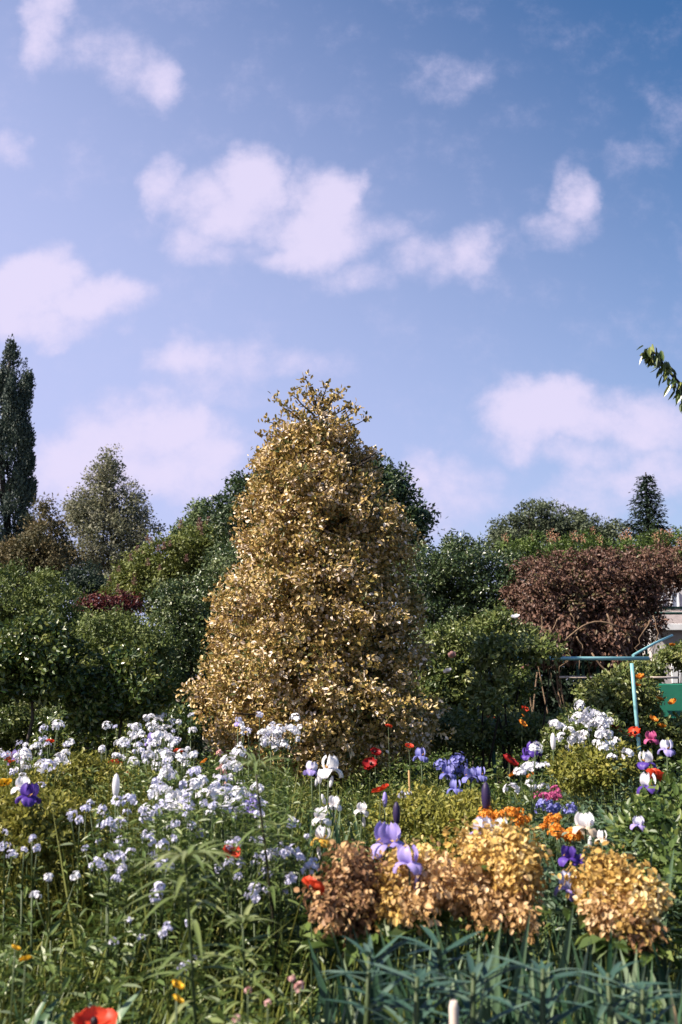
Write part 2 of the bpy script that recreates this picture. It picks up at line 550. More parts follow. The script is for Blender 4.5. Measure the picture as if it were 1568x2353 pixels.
def crown_leaves(mb, ells, clumps, per, clump_r, leaf, tint_base=.5, shape='dia', shell=(.62, 1.04), flat=.75, base=None, wob=.35, aspect=.55, spread=.2, hang=0.0):
    """Leaf clumps spread through a crown made of overlapping ellipsoids (centre, radii, weight)."""
    w = np.array([e[2] * (e[1][0] * e[1][1] * e[1][2]) ** (2 / 3) for e in ells])
    w = w / w.sum()
    for (c, r, _), ww in zip(ells, w):
        n = max(3, int(clumps * ww))
        d = rand_dirs(n)
        rad = rng.uniform(shell[0], shell[1], n) ** .8
        k = rng.random(n) < .22
        rad[k] = rng.uniform(.1, .7, k.sum())
        cc = np.array(c) + d * np.array(r) * rad[:, None]
        tb = np.clip(tint_base + rng.normal(0, spread, n), 0, 1)
        m = rng.poisson(per, n)
        idx = np.repeat(np.arange(n), m)
        T = len(idx)
        cr_ = clump_r * rng.uniform(.6, 1.35, n)
        off = rand_dirs(T) * (rng.random(T) ** .55)[:, None] * cr_[idx][:, None] * np.array([1, 1, flat])
        p = cc[idx] + off
        o = unit(d[idx] * .6 + unit(off + 1e-9) * .7)
        a = o * .5 + rand_dirs(T) * .8 + np.array([0, 0, -hang])
        nn = o * 1.0 + np.array([0, 0, .3]) + rand_dirs(T) * wob * 2
        L = leaf * rng.uniform(.6, 1.35, T)
        mb.leaves(p, a, nn, L, L * aspect * rng.uniform(.8, 1.2, T), np.clip(tb[idx] + rng.normal(0, .16, T), 0, 1), shape)
    return mb


def limb(mb, a, b, r0, r1, n=6, bend=.12, sides=7):
    a, b = np.array(a, float), np.array(b, float)
    L = np.linalg.norm(b - a)
    t = np.linspace(0, 1, n)[:, None]
    w = rng.normal(0, bend * L, 3)
    pts = a + (b - a) * t + w * np.sin(t * math.pi) * .5 + rng.normal(0, .012 * L, (n, 3)) * (t * (1 - t) * 4)
    mb.tube(pts, r0 + (r1 - r0) * t[:, 0], sides)
    return pts


def ground_z(x, y):
    return 0.0


def tree(name, label, cat, base, ells, mat, clumps, per, clump_r, leaf, trunk_r=.15, bark='dark_bark', limbs=9, group=None, **kw):
    root = thing(name, label, cat, base, group)
    B = np.array(base, float)
    tm = MB()
    top = max(ells, key=lambda e: e[0][2] + .3 * e[1][2])[0]
    top = np.array(top, float) - B
    pts = limb(tm, (0, 0, -.1), top, trunk_r, trunk_r * .15, 9, .04)
    for _ in range(limbs):
        e = ells[rng.integers(len(ells))]
        tgt = np.array(e[0]) - B + rand_dirs(1)[0] * np.array(e[1]) * .75
        i = rng.integers(2, 8)
        s0 = pts[i]
        if tgt[2] < s0[2] - .2:
            s0 = pts[2]
        pp = limb(tm, s0, tgt, trunk_r * .4, trunk_r * .07, 6, .08, 5)
        for _ in range(2):
            limb(tm, pp[3], pp[4] + rand_dirs(1)[0] * np.mean(e[1]) * .45, trunk_r * .16, trunk_r * .04, 4, .1, 4)
    tm.build('trunk', M[bark], root)
    cm = MB()
    ee = [(np.array(e[0]) - B, e[1], e[2] if len(e) > 2 else 1.0) for e in ells]
    crown_leaves(cm, ee, clumps, per, clump_r, leaf, **kw)
    cm.build('crown', M[mat], root)
    return root


def ell(x, y, D, rx, ry, rd=None, w=1.0):
    """Ellipsoid whose middle is seen along (x, y) at D metres; rx, ry in view pixels, depth radius in metres."""
    return (P(x, y, D), (PX(rx, D), rd if rd else PX((rx + ry) / 2, D), PX(ry, D)), w)


def shrub(name, label, cat, ells, mat, clumps, per, clump_r, leaf, group=None, bark='dark_bark', stems=7, base=None, foliage='foliage', **kw):
    c = np.mean([e[0] for e in ells], axis=0)
    base = np.array([c[0], c[1], 0]) if base is None else np.array(base, float)
    root = thing(name, label, cat, base, group)
    sm = MB()
    for _ in range(stems):
        e = ells[rng.integers(len(ells))]
        tgt = np.array(e[0]) - base + rand_dirs(1)[0] * np.array(e[1]) * .7
        s0 = np.array([tgt[0] * .55 + rng.normal(0, .12), tgt[1] * .55 + rng.normal(0, .12), -.05])
        limb(sm, s0, tgt, .022, .006, 6, .08, 5)
    sm.build('stem', M[bark], root)
    fm = MB()
    ee = [(np.array(e[0]) - base, e[1], e[2]) for e in ells]
    crown_leaves(fm, ee, clumps, per, clump_r, leaf, **kw)
    fm.build(foliage, M[mat], root)
    return root


# ------------------------------------------------------------------ ground
g = MB()
xs = np.concatenate([[-900, -300, -100], np.linspace(-30, 30, 61), [100, 300, 900]])
ys = np.concatenate([[-300, -60, -10], np.linspace(-4, 40, 89), [80, 200, 600, 1500]])
X, Y = np.meshgrid(xs, ys)
Z = .03 * np.sin(X * 2.3 + np.cos(Y * 1.7)) * np.cos(Y * 2.9) * (np.abs(X) < 29) * (Y < 39) * (Y > -3)
Vv = np.stack([X, Y, Z], -1).reshape(-1, 3)
nx = len(xs)
Fq = [(j * nx + i, j * nx + i + 1, (j + 1) * nx + i + 1, (j + 1) * nx + i) for j in range(len(ys) - 1) for i in range(nx - 1)]
g.add(Vv, Fq, .5, True)
tag(g.build('ground', M['soil']), 'dark garden soil under the flower beds and trees', 'ground', kind='structure')

# ------------------------------------------------------------------ far trees
# Lombardy poplar: a spire of ascending plumes
D = 55
base = P(8, 1580, D) * [1, 1, 0]
root = thing('poplar_tree', 'tall dark Lombardy poplar rising like a spire above the shrubs', 'tree', base)
tm, cm = MB(), MB()
limb(tm, (0, 0, -.2), P(22, 830, D) - base, .4, .05, 10, .01)
plumes = [(25, 790, 36, 150, 0), (2, 850, 42, 160, 0), (34, 900, 34, 130, 0), (66, 872, 16, 70, 8), (52, 950, 30, 90, 6), (70, 1000, 18, 55, 14),
          (12, 980, 55, 130, 0), (45, 1070, 36, 90, 6), (72, 1050, 13, 50, 12), (70, 1110, 20, 65, 14), (20, 1120, 60, 130, 0), (-40, 960, 50, 160, -8),
          (-45, 1120, 55, 150, -8), (56, 1190, 34, 90, 6), (10, 1230, 60, 110, 0), (-60, 1240, 50, 100, 0)]
for (x, y, w, h, lean) in plumes:
    c0 = P(x - lean * 1.3, y + h * .85, D) - base
    c1 = P(x, y, D) - base
    c1[1] += rng.normal(0, .5)
    limb(tm, (c0[0] * .4, 0, max(.5, c0[2] - 1.5)), c1, .08, .015, 6, .03, 5)
    m = 46
    t = rng.random(m) ** .8
    cc = c0 + (c1 - c0) * t[:, None]
    rr = PX(w, D) * (np.sin(np.clip(t * 1.0 + .12, 0, 1) * math.pi) ** .6 * .85 + .1)
    dd = rand_dirs(m) * np.array([1, 1, .5])
    cc = cc + dd * rr[:, None] * rng.uniform(.3, 1, m)[:, None]
    per = rng.poisson(60, m)
    idx = np.repeat(np.arange(m), per)
    T = len(idx)
    off = rand_dirs(T) * (rng.random(T) ** .5)[:, None] * np.array([.32, .32, .62])
    o = unit(dd[idx] + off)
    L = .16 * rng.uniform(.6, 1.3, T)
    cm.leaves(cc[idx] + off, o * .3 + np.array([0, 0, .7]) + rand_dirs(T) * .5, o + rand_dirs(T) * .6, L, L * .6,
              np.clip(.45 + rng.normal(0, .12, m)[idx] + rng.normal(0, .15, T), 0, 1), 'dia')
tm.build('trunk', M['dark_bark'], root)
cm.build('crown', M['poplar'], root)

D = 46
tree('silver_tree', 'pale silvery tree with thin twiggy top beside the poplar', 'tree', P(250, 1580, D) * [1, 1, 0],
     [ell(245, 1110, D, 38, 70, 1.1), ell(205, 1160, D, 45, 60, 1.2), ell(285, 1170, D, 50, 70, 1.2), ell(240, 1240, D, 85, 80, 1.6),
      ell(325, 1215, D, 38, 45, .9, .7), ell(270, 1300, D, 70, 60, 1.4), ell(185, 1180, D, 30, 45, .8), ell(250, 1060, D, 18, 40, .4, .5)],
     'silver', 560, 46, .46, .14, .16, 'bark', 16, spread=.2, shell=(.5, 1.1), hang=.1)
D = 40
tree('olive_tree', 'olive brown bushy tree between the poplar and the silvery tree', 'tree', P(110, 1580, D) * [1, 1, 0],
     [ell(100, 1240, D, 55, 60, 1.2), ell(60, 1290, D, 60, 60, 1.2), ell(140, 1290, D, 55, 60, 1.2), ell(95, 1180, D, 24, 45, .6, .6), ell(20, 1300, D, 55, 55, 1.2)],
     'brown_conifer', 420, 50, .40, .12, .16, 'bark', 14, spread=.2, shell=(.5, 1.08))
D = 36
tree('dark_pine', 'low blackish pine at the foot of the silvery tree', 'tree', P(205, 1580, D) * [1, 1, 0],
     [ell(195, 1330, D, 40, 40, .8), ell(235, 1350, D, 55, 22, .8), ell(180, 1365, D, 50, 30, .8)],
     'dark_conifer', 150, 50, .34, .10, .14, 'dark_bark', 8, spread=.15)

D = 30
ch_ells = [ell(385, 1290, D, 75, 55, 1.4), ell(330, 1320, D, 55, 50, 1.1), ell(450, 1270, D, 70, 60, 1.4), ell(420, 1350, D, 110, 70, 1.6), ell(300, 1370, D, 55, 45, 1.1), ell(500, 1250, D, 50, 50, 1.2)]
root = tree('flowering_chestnut', 'yellow green chestnut with reddish flower spikes left of the golden holly', 'tree', P(410, 1580, D) * [1, 1, 0],
            ch_ells, 'chestnut', 520, 50, .32, .11, .2, 'bark', 14, spread=.2)
pan = MB()
for _ in range(1):
    n = 70
    t = rng.random(n)
    p = np.stack([rng.normal(0, .05, n) * (1.2 - t), rng.normal(0, .05, n) * (1.2 - t), t * .3], 1)
    pan.leaves(p, rand_dirs(n), rand_dirs(n), .06, .05, rng.random(n), 'dia')
pan_me = pan.mesh('flower_panicle', M['panicle'])


def panicles(root, ells, me, n, name='flower_panicle', sc=1.0):
    B = np.array(root.location)
    for _ in range(n):
        e = ells[rng.integers(len(ells))]
        d = rand_dirs(1)[0]
        d[2] = abs(d[2])
        d[1] = -abs(d[1]) * .8
        o = bpy.data.objects.new(name, me)
        COL.objects.link(o)
        o.parent = root
        o.location = Vector(np.array(e[0]) - B + unit(d) * np.array(e[1]) * 1.02)
        s_ = sc * random.uniform(.7, 1.2)
        o.scale = (s_, s_, s_)


panicles(root, ch_ells, pan_me, 40, sc=.7)

D = 36
tree('pale_green_tree', 'light green loose tree peeping out left of the dark round tree', 'tree', P(465, 1580, D) * [1, 1, 0],
     [ell(465, 1190, D, 28, 38, .7), ell(435, 1235, D, 38, 40, .8), ell(490, 1230, D, 45, 45, .9)],
     'pale_tree', 240, 44, .34, .12, .14, 'bark', 8, spread=.18)
D = 27
tree('dark_round_tree', 'tall dark green round tree standing behind the golden holly', 'tree', P(780, 1580, D) * [1, 1, 0],
     [ell(700, 1140, D, 130, 110, 1.8), ell(830, 1110, D, 60, 60, 1.0), ell(880, 1130, D, 60, 70, 1.0), ell(920, 1140, D, 40, 55, .7), ell(940, 1190, D, 48, 50, .8),
      ell(560, 1150, D, 36, 55, .8), ell(530, 1190, D, 50, 55, .9), ell(600, 1160, D, 55, 70, 1), ell(900, 1260, D, 80, 70, 1.2), ell(760, 1250, D, 200, 110, 1.9), ell(560, 1290, D, 80, 80, 1.2), ell(964, 1200, D, 24, 26, .5)],
     'oak', 950, 56, .34, .115, .3, 'dark_bark', 18, spread=.2, shape='dia')

D = 52
tree('grey_green_tree', 'broad grey green tree far behind the burgundy creeper', 'tree', P(1260, 1580, D) * [1, 1, 0],
     [ell(1245, 1195, D, 62, 46, 1.5), ell(1180, 1225, D, 55, 42, 1.4), ell(1310, 1215, D, 70, 42, 1.5), ell(1390, 1235, D, 62, 34, 1.4), ell(1150, 1250, D, 36, 34, 1.2), ell(1270, 1270, D, 140, 50, 1.8)],
     'far_tree', 640, 44, .42, .16, .3, 'dark_bark', 14, spread=.16, shell=(.45, 1.1))
# spruce
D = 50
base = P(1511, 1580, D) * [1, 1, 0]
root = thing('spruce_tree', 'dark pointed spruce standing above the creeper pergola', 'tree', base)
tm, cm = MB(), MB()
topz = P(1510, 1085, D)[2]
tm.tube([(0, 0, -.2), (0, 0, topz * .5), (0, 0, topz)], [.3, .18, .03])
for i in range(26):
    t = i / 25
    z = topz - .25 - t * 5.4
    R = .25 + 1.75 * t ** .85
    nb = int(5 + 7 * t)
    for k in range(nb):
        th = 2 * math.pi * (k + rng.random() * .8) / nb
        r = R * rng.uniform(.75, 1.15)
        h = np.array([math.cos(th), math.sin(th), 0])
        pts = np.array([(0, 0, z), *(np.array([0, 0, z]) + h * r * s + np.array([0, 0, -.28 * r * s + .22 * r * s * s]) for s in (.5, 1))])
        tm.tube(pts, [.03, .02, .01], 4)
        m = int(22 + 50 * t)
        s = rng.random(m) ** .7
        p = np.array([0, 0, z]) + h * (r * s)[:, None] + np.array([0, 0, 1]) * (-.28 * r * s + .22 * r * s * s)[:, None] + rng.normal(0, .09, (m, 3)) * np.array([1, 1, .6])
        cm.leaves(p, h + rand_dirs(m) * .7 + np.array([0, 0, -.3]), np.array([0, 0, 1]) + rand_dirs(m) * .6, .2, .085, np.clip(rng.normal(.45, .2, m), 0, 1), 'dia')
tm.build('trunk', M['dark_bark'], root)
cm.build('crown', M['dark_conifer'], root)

# ------------------------------------------------------------------ hedge and shrubs that close the garden
D = 33
hm, hs = MB(), MB()
hed = []
for x in np.arange(-34, 30.1, 1.1):
    hed.append((np.array([x, D + rng.normal(0, .3), 1.3 + rng.random() * .3]), (1.0, 1.0, 1.7 + rng.random() * .5), 1.0))
root = thing('boundary_hedge', 'long dark hedge closing the back of the garden behind the shrubs', 'hedge', (0, D, 0))
crown_leaves(hm, [(e[0] - [0, D, 0], e[1], e[2]) for e in hed], 2700, 34, .4, .2, tint_base=.35)
for e in hed:
    limb(hs, (e[0][0], 0, -.1), (e[0][0] + rng.normal(0, .2), 0, 2.4), .05, .02, 4)
hs.build('stem', M['dark_bark'], root)
hm.build('foliage', M['shrub_dark'], root)

D = 19
shrub('copper_shrub', 'dark red copper leaved shrub peeping over the olive bushes', 'shrub',
      [ell(285, 1390, D, 30, 26, .3), ell(232, 1390, D, 36, 20, .3), ell(200, 1398, D, 20, 18, .3), ell(250, 1430, D, 50, 30, .4)], 'copper', 130, 36, .16, .07, spread=.2)
D = 17
shrub('laurel_shrub', 'big glossy dark green shrub close left of the golden holly', 'shrub',
      [ell(470, 1400, D, 75, 85, .8), ell(420, 1450, D, 80, 80, .8), ell(500, 1480, D, 70, 110, .8), ell(380, 1520, D, 60, 80, .7), ell(440, 1590, D, 110, 70, .9), ell(540, 1330, D, 60, 70, .8), ell(400, 1390, D, 50, 50, .6)],
      'shrub_dark', 800, 48, .19, .065, stems=12, spread=.2)
D = 14.5
shrub('olive_bush', 'olive green fine leaved bush in the middle of the left shrubs', 'shrub',
      [ell(250, 1470, D, 80, 66, .7), ell(320, 1490, D, 70, 80, .7), ell(230, 1540, D, 90, 80, .8), ell(320, 1590, D, 80, 80, .8), ell(250, 1640, D, 90, 60, .8), ell(380, 1600, D, 50, 60, .5)],
      'shrub_olive', 800, 50, .15, .052, stems=10, spread=.2)
D = 15.5
shrub('yellow_green_bush', 'tall yellow green bush at the far left under the poplar', 'shrub',
      [ell(40, 1390, D, 90, 90, .8), ell(120, 1400, D, 75, 80, .8), ell(-40, 1400, D, 80, 100, .8), ell(90, 1480, D, 110, 90, .8), ell(150, 1480, D, 50, 80, .7), ell(30, 1600, D, 130, 110, .9), ell(160, 1620, D, 70, 70, .7)],
      'shrub_olive', 900, 48, .17, .058, stems=10, spread=.22, tint_base=.58)
D = 9.6


def standard(label, x, ytop, D, ells, hy, side):
    b = P(x, 1580, D) * [1, 1, 0]
    root = thing('standard_rose', label, 'rose tree', b, 'rose trees trained on single stems')
    tm, cm, sp = MB(), MB(), MB()
    top = P(x - 4, ytop, D) - b
    limb(tm, (0, 0, -.05), top, .02, .014, 8, .02)
    for e in ells:
        for _ in range(5):
            limb(tm, top, np.array(e[0]) - b + rand_dirs(1)[0] * np.array(e[1]) * .8, .010, .004, 5, .08, 5)
    tm.build('trunk', M['bark'], root)
    crown_leaves(cm, [(np.array(e[0]) - b, e[1], e[2]) for e in ells], 420, 40, .12, .052, shape='hex', spread=.22)
    cm.build('crown', M['shrub_deep'], root)
    zz = P(x, hy, D)[2]
    sp.tube([(0, -.02, zz), (PX(side, D), -.02, zz + .02)], .010, 6)
    sp.build('support_bar', M['dark_bark'], root)
    return root


standard('rose tree on a thin bare stem with a dark wide crown at the far left', 78, 1600, D,
         [ell(60, 1520, D, 95, 70, .4), ell(140, 1530, D, 65, 60, .4), ell(-10, 1540, D, 70, 70, .4), ell(90, 1470, D, 70, 50, .4), ell(110, 1575, D, 80, 36, .35)], 1722, 95)
standard('rose tree on a dark stem rising from the white rocket drift', 284, 1650, 9.9,
         [ell(270, 1600, 9.9, 60, 55, .35), ell(215, 1620, 9.9, 50, 60, .35), ell(330, 1590, 9.9, 50, 55, .35), ell(290, 1540, 9.9, 50, 50, .3)], 1724, -85)
shrub('low_green_bush', 'low grey green bush behind the thin stem of the left rose tree', 'bush',
      [ell(20, 1650, 12, 80, 60, .5), ell(110, 1670, 12, 70, 50, .5), ell(-30, 1690, 12, 60, 50, .5)], 'rose_leaf', 300, 40, .13, .05, spread=.2)
shrub('low_dark_bush', 'low dark bush below the second rose tree left of the holly', 'bush',
      [ell(210, 1680, 11, 60, 50, .5), ell(300, 1690, 11, 60, 40, .5), ell(150, 1690, 11, 50, 40, .5), ell(400, 1680, 12.5, 70, 50, .5)], 'shrub_deep', 330, 40, .12, .05, spread=.2)

# right of the holly
D = 22
shrub('dark_green_shrub', 'tall dark green shrub with feathery top right of the golden holly', 'shrub',
      [ell(1060, 1310, D, 80, 70, 1), ell(1010, 1370, D, 75, 90, 1), ell(1120, 1370, D, 80, 90, 1), ell(1090, 1260, D, 30, 36, .4, .6), ell(1040, 1270, D, 36, 40, .4, .6), ell(1060, 1450, D, 140, 90, 1.2), ell(960, 1330, D, 60, 80, .9), ell(1170, 1320, D, 40, 50, .6)],
      'shrub_dark', 900, 46, .22, .075, stems=12, spread=.16, tint_base=.36)
D = 27
hl = [ell(x, 1262 + (1250 - 1262) * max(0, (x - 1200) / 400) + 6 * math.sin(x * .05), D, 52, 30, .7) for x in range(1190, 1700, 42)]
hl += [ell(x, 1300, D, 60, 40, .7) for x in range(1220, 1700, 60)]
root = shrub('flowering_hedge', 'light green hedge with salmon blossoms along the top of the creeper', 'hedge', hl, 'hedge_light', 520, 40, .2, .085, stems=14, spread=.2)
sal = MB()
n = 44
p = rng.normal(0, .07, (n, 3)) * [1, 1, 1.4]
sal.leaves(p, rand_dirs(n), rand_dirs(n), .07, .06, rng.random(n), 'dia')
sal_me = sal.mesh('blossom', M['salmon'])
panicles(root, hl[:13], sal_me, 26, 'blossom', .75)

# burgundy creeper over its pergola
D = 21
pr = thing('pergola', 'dark green iron pergola carrying the burgundy creeper', 'pergola', P(1400, 1580, D) * [1, 1, 0])
pb = np.array(pr.location)
for x, d in ((1200, 21.2), (1342, 21.0), (1376, 21.0), (1440, 21.0), (1490, 21.2), (1330, 22.8), (1395, 22.8), (1475, 22.8), (1600, 21.2), (1700, 21.2)):
    q_ = P(x, 1580, d) * [1, 1, 0] - pb
    MB().tube([(q_[0], q_[1], -.1), (q_[0], q_[1], 1.4), (q_[0], q_[1], 3.2)], .03, 8).build('post', M['green_paint'], pr)
for d in (21.2, 22.8):
    x0, x1 = P(1190, 1580, d)[0] - pb[0], P(1720, 1580, d)[0] - pb[0]
    MB().tube([(x0, d - pb[1], 3.22), (x1, d - pb[1], 3.22)], .028, 8).build('rail', M['green_paint'], pr)
zr = P(1400, 1556, 20.3)[2]
MB().tube([(P(1285, 1580, 20.3)[0] - pb[0], 20.24 - pb[1], zr), (P(1520, 1580, 20.3)[0] - pb[0], 20.24 - pb[1], zr)], .022, 8).build('rail', M['stake'], pr)
ce = [ell(1235, 1350, D, 66, 70, 1), ell(1300, 1325, D, 70, 60, 1), ell(1370, 1320, D, 75, 60, 1), ell(1440, 1315, D, 80, 60, 1), ell(1520, 1308, D, 80, 54, 1), ell(1600, 1300, D, 80, 46, 1), ell(1680, 1305, D, 70, 50, 1),
      ell(1220, 1410, D, 50, 60, .9), ell(1290, 1400, D, 70, 60, 1), ell(1370, 1395, D, 75, 60, 1), ell(1440, 1380, D, 70, 60, .9), ell(1330, 1450, D, 70, 50, .9), ell(1410, 1450, D, 60, 45, .9), ell(1470, 1430, D, 50, 40, .8), ell(1250, 1470, D, 50, 46, .8), ell(1330, 1485, D, 50, 30, .7), ell(1420, 1480, D, 50, 30, .7), ell(1190, 1400, D, 30, 60, .7), ell(1490, 1365, D, 50, 36, .8), ell(1630, 1330, D, 60, 30, .8)]
cr_root = shrub('burgundy_creeper', 'burgundy brown creeper hanging in a thick mass over the pergola', 'creeper', ce, 'creeper', 1500, 46, .18, .075, stems=10, bark='vine_bark', spread=.2, hang=.5, base=P(1400, 1580, 20.6) * [1, 1, 0])
for _ in range(2):
    cf = MB()
    B = np.array(cr_root.location)
    for k in range(60):
        x, y0, dd, ln = rng.uniform(1185, 1465), rng.uniform(1410, 1470), rng.uniform(20.0, 21.2), rng.uniform(20, 80)
        m = int(ln * 2.2)
        t_ = rng.random(m)
        A0, A1 = P(x, y0, dd) - B, P(x + rng.normal(0, 12), y0 + ln, dd) - B
        p_ = A0 + (A1 - A0) * t_[:, None] + rng.normal(0, .07, (m, 3)) * (1.3 - t_)[:, None]
        cf.leaves(p_, np.array([0, 0, -.8]) + rand_dirs(m) * .7, np.array([-.4, -.8, .3]) + rand_dirs(m) * .7, .11, .06, np.clip(rng.normal(.45, .22, m), 0, 1), 'hex')
    cf.build('hanging_foliage', M['creeper'], cr_root)
B = np.array(cr_root.location)
for k in range(26):
    x = rng.uniform(1200, 1500)
    y0 = rng.uniform(1400, 1470)
    dd = rng.uniform(19.9, 20.6)
    n_ = 9
    t = np.linspace(0, 1, n_)
    ln = rng.uniform(40, 110)
    ph = rng.random(2) * 6
    pts = np.array([P(x + 16 * math.sin(ph[0] + 3.2 * s) + (rng.uniform(-40, 40)) * s * .3, y0 + ln * s, dd) for s in t]) - B
    vm = MB().tube(pts, [.014 - .008 * s for s in t], 5)
    vo = vm.build('hanging_vine', M['vine_bark'], cr_root)
for (x0, y0, x1, y1, sag, dd) in ((1360, 1500, 1445, 1520, 35, 19.9), (1395, 1410, 1450, 1520, 10, 20.0), (1300, 1470, 1420, 1440, -25, 19.8), (1215, 1580, 1225, 1640, 4, 19.7), (1235, 1545, 1225, 1640, -5, 19.6)):
    t = np.linspace(0, 1, 10)
    pts = np.array([P(x0 + (x1 - x0) * s, y0 + (y1 - y0) * s + sag * math.sin(math.pi * s), dd) for s in t]) - B
    MB().tube(pts, .018, 6).build('hanging_vine', M['vine_bark'], cr_root)
# added backing hedge: keeps light out of the space under the pergola
D = 25.5
shrub('light_block_hedge', 'blackish hedge added behind the pergola to block light', 'hedge',
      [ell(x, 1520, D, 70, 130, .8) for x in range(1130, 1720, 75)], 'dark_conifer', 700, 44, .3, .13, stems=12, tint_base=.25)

# house at the right
D = 24.0
hb = P(1640, 1580, D) * [1, 1, 0]
house = thing('house', 'pale rendered house with a tiled lean-to roof behind the roses', 'house', hb)


def hx(x):
    return P(x, 1580, D)[0] - hb[0]


def hz(y):
    return P(784, y, D)[2]


x0, x1 = hx(1500), hx(1800)
MB().box(((x0 + x1) / 2, 1.2, hz(1442) / 2), (x1 - x0, 2.4, hz(1442)), bev=.02).build('wall', M['render'], house)
MB().box(((x0 + x1) / 2 + .12, 2.0, (hz(1395) + 4.25) / 2), (x1 - x0 - .24, 1.6, 4.25 - hz(1395)), bev=.02).build('upper_wall', M['render'], house)
rf = MB()
ze, zt = hz(1438), hz(1392)
xa, xb = x0 - .08, x1 + .1
V = [(xa, -.35, ze), (xb, -.35, ze), (xb, 1.22, zt), (xa, 1.22, zt), (xa, -.35, ze - .09), (xb, -.35, ze - .09), (xb, 1.22, zt - .09), (xa, 1.22, zt - .09)]
rf.add(V, [(0, 1, 2, 3), (7, 6, 5, 4), (0, 4, 5, 1), (1, 5, 6, 2), (2, 6, 7, 3), (3, 7, 4, 0)])
ro = rf.build('roof', M['roof'], house)
MB().box(((xa + xb) / 2, -.375, ze - .05), (xb - xa, .045, .15), bev=.008).build('fascia', M['fascia'], ro)
for wx in (1532, 1560, 1600):
    wxx = hx(wx)
    fr = MB()
    zc = (hz(1350) + hz(1390)) / 2
    hh, ww_ = (hz(1350) - hz(1390)), PX(17, D)
    for sx in (-1, 1):
        fr.box((wxx + sx * ww_ / 2, 1.17, zc), (.035, .07, hh))
    for sz in (-1, 1):
        fr.box((wxx, 1.172, zc + sz * hh / 2), (ww_ + .06, .074, .035))
    wo_ = fr.build('window', M['fascia'], house)
    MB().box((wxx, 1.19, zc), (ww_ - .03, .02, hh - .03)).build('pane', M['glass'], wo_)
MB().box((hx(1562), -.015, hz(1530)), (PX(34, D), .05, hz(1490) - hz(1570)), bev=.01).build('door', M['fascia'], house)

# teal garden screen before the house
D = 13.2
gp = P(1545, 1640, D)
scr = thing('garden_screen', 'flat teal green screen standing among roses in front of the house', 'screen', gp * [1, 1, 0])
z0, z1 = .35, P(1545, 1571, D)[2]
MB().box((0, 0, (z0 + z1) / 2), (PX(110, D), .05, z1 - z0), bev=.012).build('panel', M['screen_paint'], scr)
for sx in (-1, 1):
    MB().box((sx * PX(46, D), .055, (z1 - .06) / 2 - .03), (.06, .05, z1 - .1), bev=.006).build('post', M['screen_paint'], scr)

# turquoise rose frame
D = 11.8
fb_ = P(1300, 1580, D) * [1, 1, 0]
fr = thing('rose_trellis', 'turquoise painted iron frame with a long crossbar for climbing roses', 'trellis', fb_)


def fpt(x, y, d=D):
    return P(x, y, d) - fb_


MB().tube([fpt(1120, 1512), fpt(1300, 1513), fpt(1492, 1513)], .023, 10).build('crossbar', M['turquoise'], fr)
a = fpt(1452, 1524)
b = fpt(1467, 1700)
k = (b - a) / (b[2] - a[2])
MB().tube([a, (a + b) / 2, b, b + k * (-.05 - b[2])], .022, 10).build('post', M['turquoise'], fr)
a = fpt(1126, 1514)
MB().tube([a, a * [1, 1, .5] + [.01, 0, 0], a * [1, 1, 0] + [.04, 0, -.05]], .024, 10).build('post', M['green_paint'], fr)
MB().tube([fpt(1455, 1506), fpt(1505, 1478, D + .8), fpt(1545, 1460, D + 1.4)], .017, 8).build('side_bar', M['turquoise'], fr)
MB().tube([fpt(1460, 1557, D + 1.2), fpt(1560, 1557, D + 1.2)], .015, 8).build('side_rail', M['stake'], fr)
# rose blooms for the bushes
rm = MB()
for ring, (cnt, cu, L) in enumerate(((6, 1.0, .042), (5, 1.5, .034), (4, 2.0, .026))):
    for i in range(cnt):
        th = 2 * math.pi * (i + ring * .4) / cnt
        h = np.array([math.cos(th), math.sin(th), .2])
        rm.petal((0, 0, 0), h, (0, 0, 1), L, L * .95, cu, 3, 2, .1, 1, .3 + .2 * ring)
rose_me = {c: (rm.mesh('rose_bloom', M[c])) for c in ('poppy', 'pink', 'white', 'orange')}


def blooms(root, spots, sc=1.0):
    B = np.array(root.location)
    for (x, y, D_, c) in spots:
        o = bpy.data.objects.new('rose_bloom', rose_me[c])
        COL.objects.link(o)
        o.parent = root
        o.location = Vector(P(x, y, D_) - B)
        s_ = sc * random.uniform(.9, 1.2)
        o.scale = (s_, s_, s_)
        o.rotation_euler = (random.uniform(.2, .9), random.uniform(-.5, .2), random.uniform(0, 6))


D = 14.2
r1 = shrub('climbing_rose', 'rambling rose bush smothering the left half of the turquoise frame', 'rose bush',
           [ell(1010, 1500, D, 50, 65, .6), ell(1080, 1480, D, 65, 55, .6), ell(1150, 1450, D, 50, 50, .5), ell(1200, 1480, D, 60, 36, .5), ell(1250, 1500, D - 3.1, 34, 14, .2), ell(1140, 1500, D - 3.1, 44, 30, .3), ell(1200, 1490, D - 3.1, 50, 24, .3), ell(1130, 1580, D - 3.1, 34, 60, .3), ell(1060, 1560, D, 90, 70, .7), ell(1160, 1570, D, 60, 60, .6), ell(1040, 1640, D, 80, 60, .6), ell(1130, 1650, D, 70, 50, .6), ell(990, 1580, D, 50, 70, .6)],
           'rose_leaf', 850, 42, .14, .058, stems=14, spread=.2, shape='hex')
blooms(r1, [(1230, 1496, 13.5, 'poppy'), (1205, 1632, 13.2, 'poppy'), (1096, 1655, 13.2, 'poppy'), (1128, 1652, 13.2, 'poppy'), (1207, 1650, 13.2, 'orange'), (1040, 1507, 13.2, 'pink'), (1210, 1534, 13.4, 'pink'), (1030, 1545, 13.4, 'white'), (1185, 1420, 13.6, 'white')], 1.5)
D = 12.6
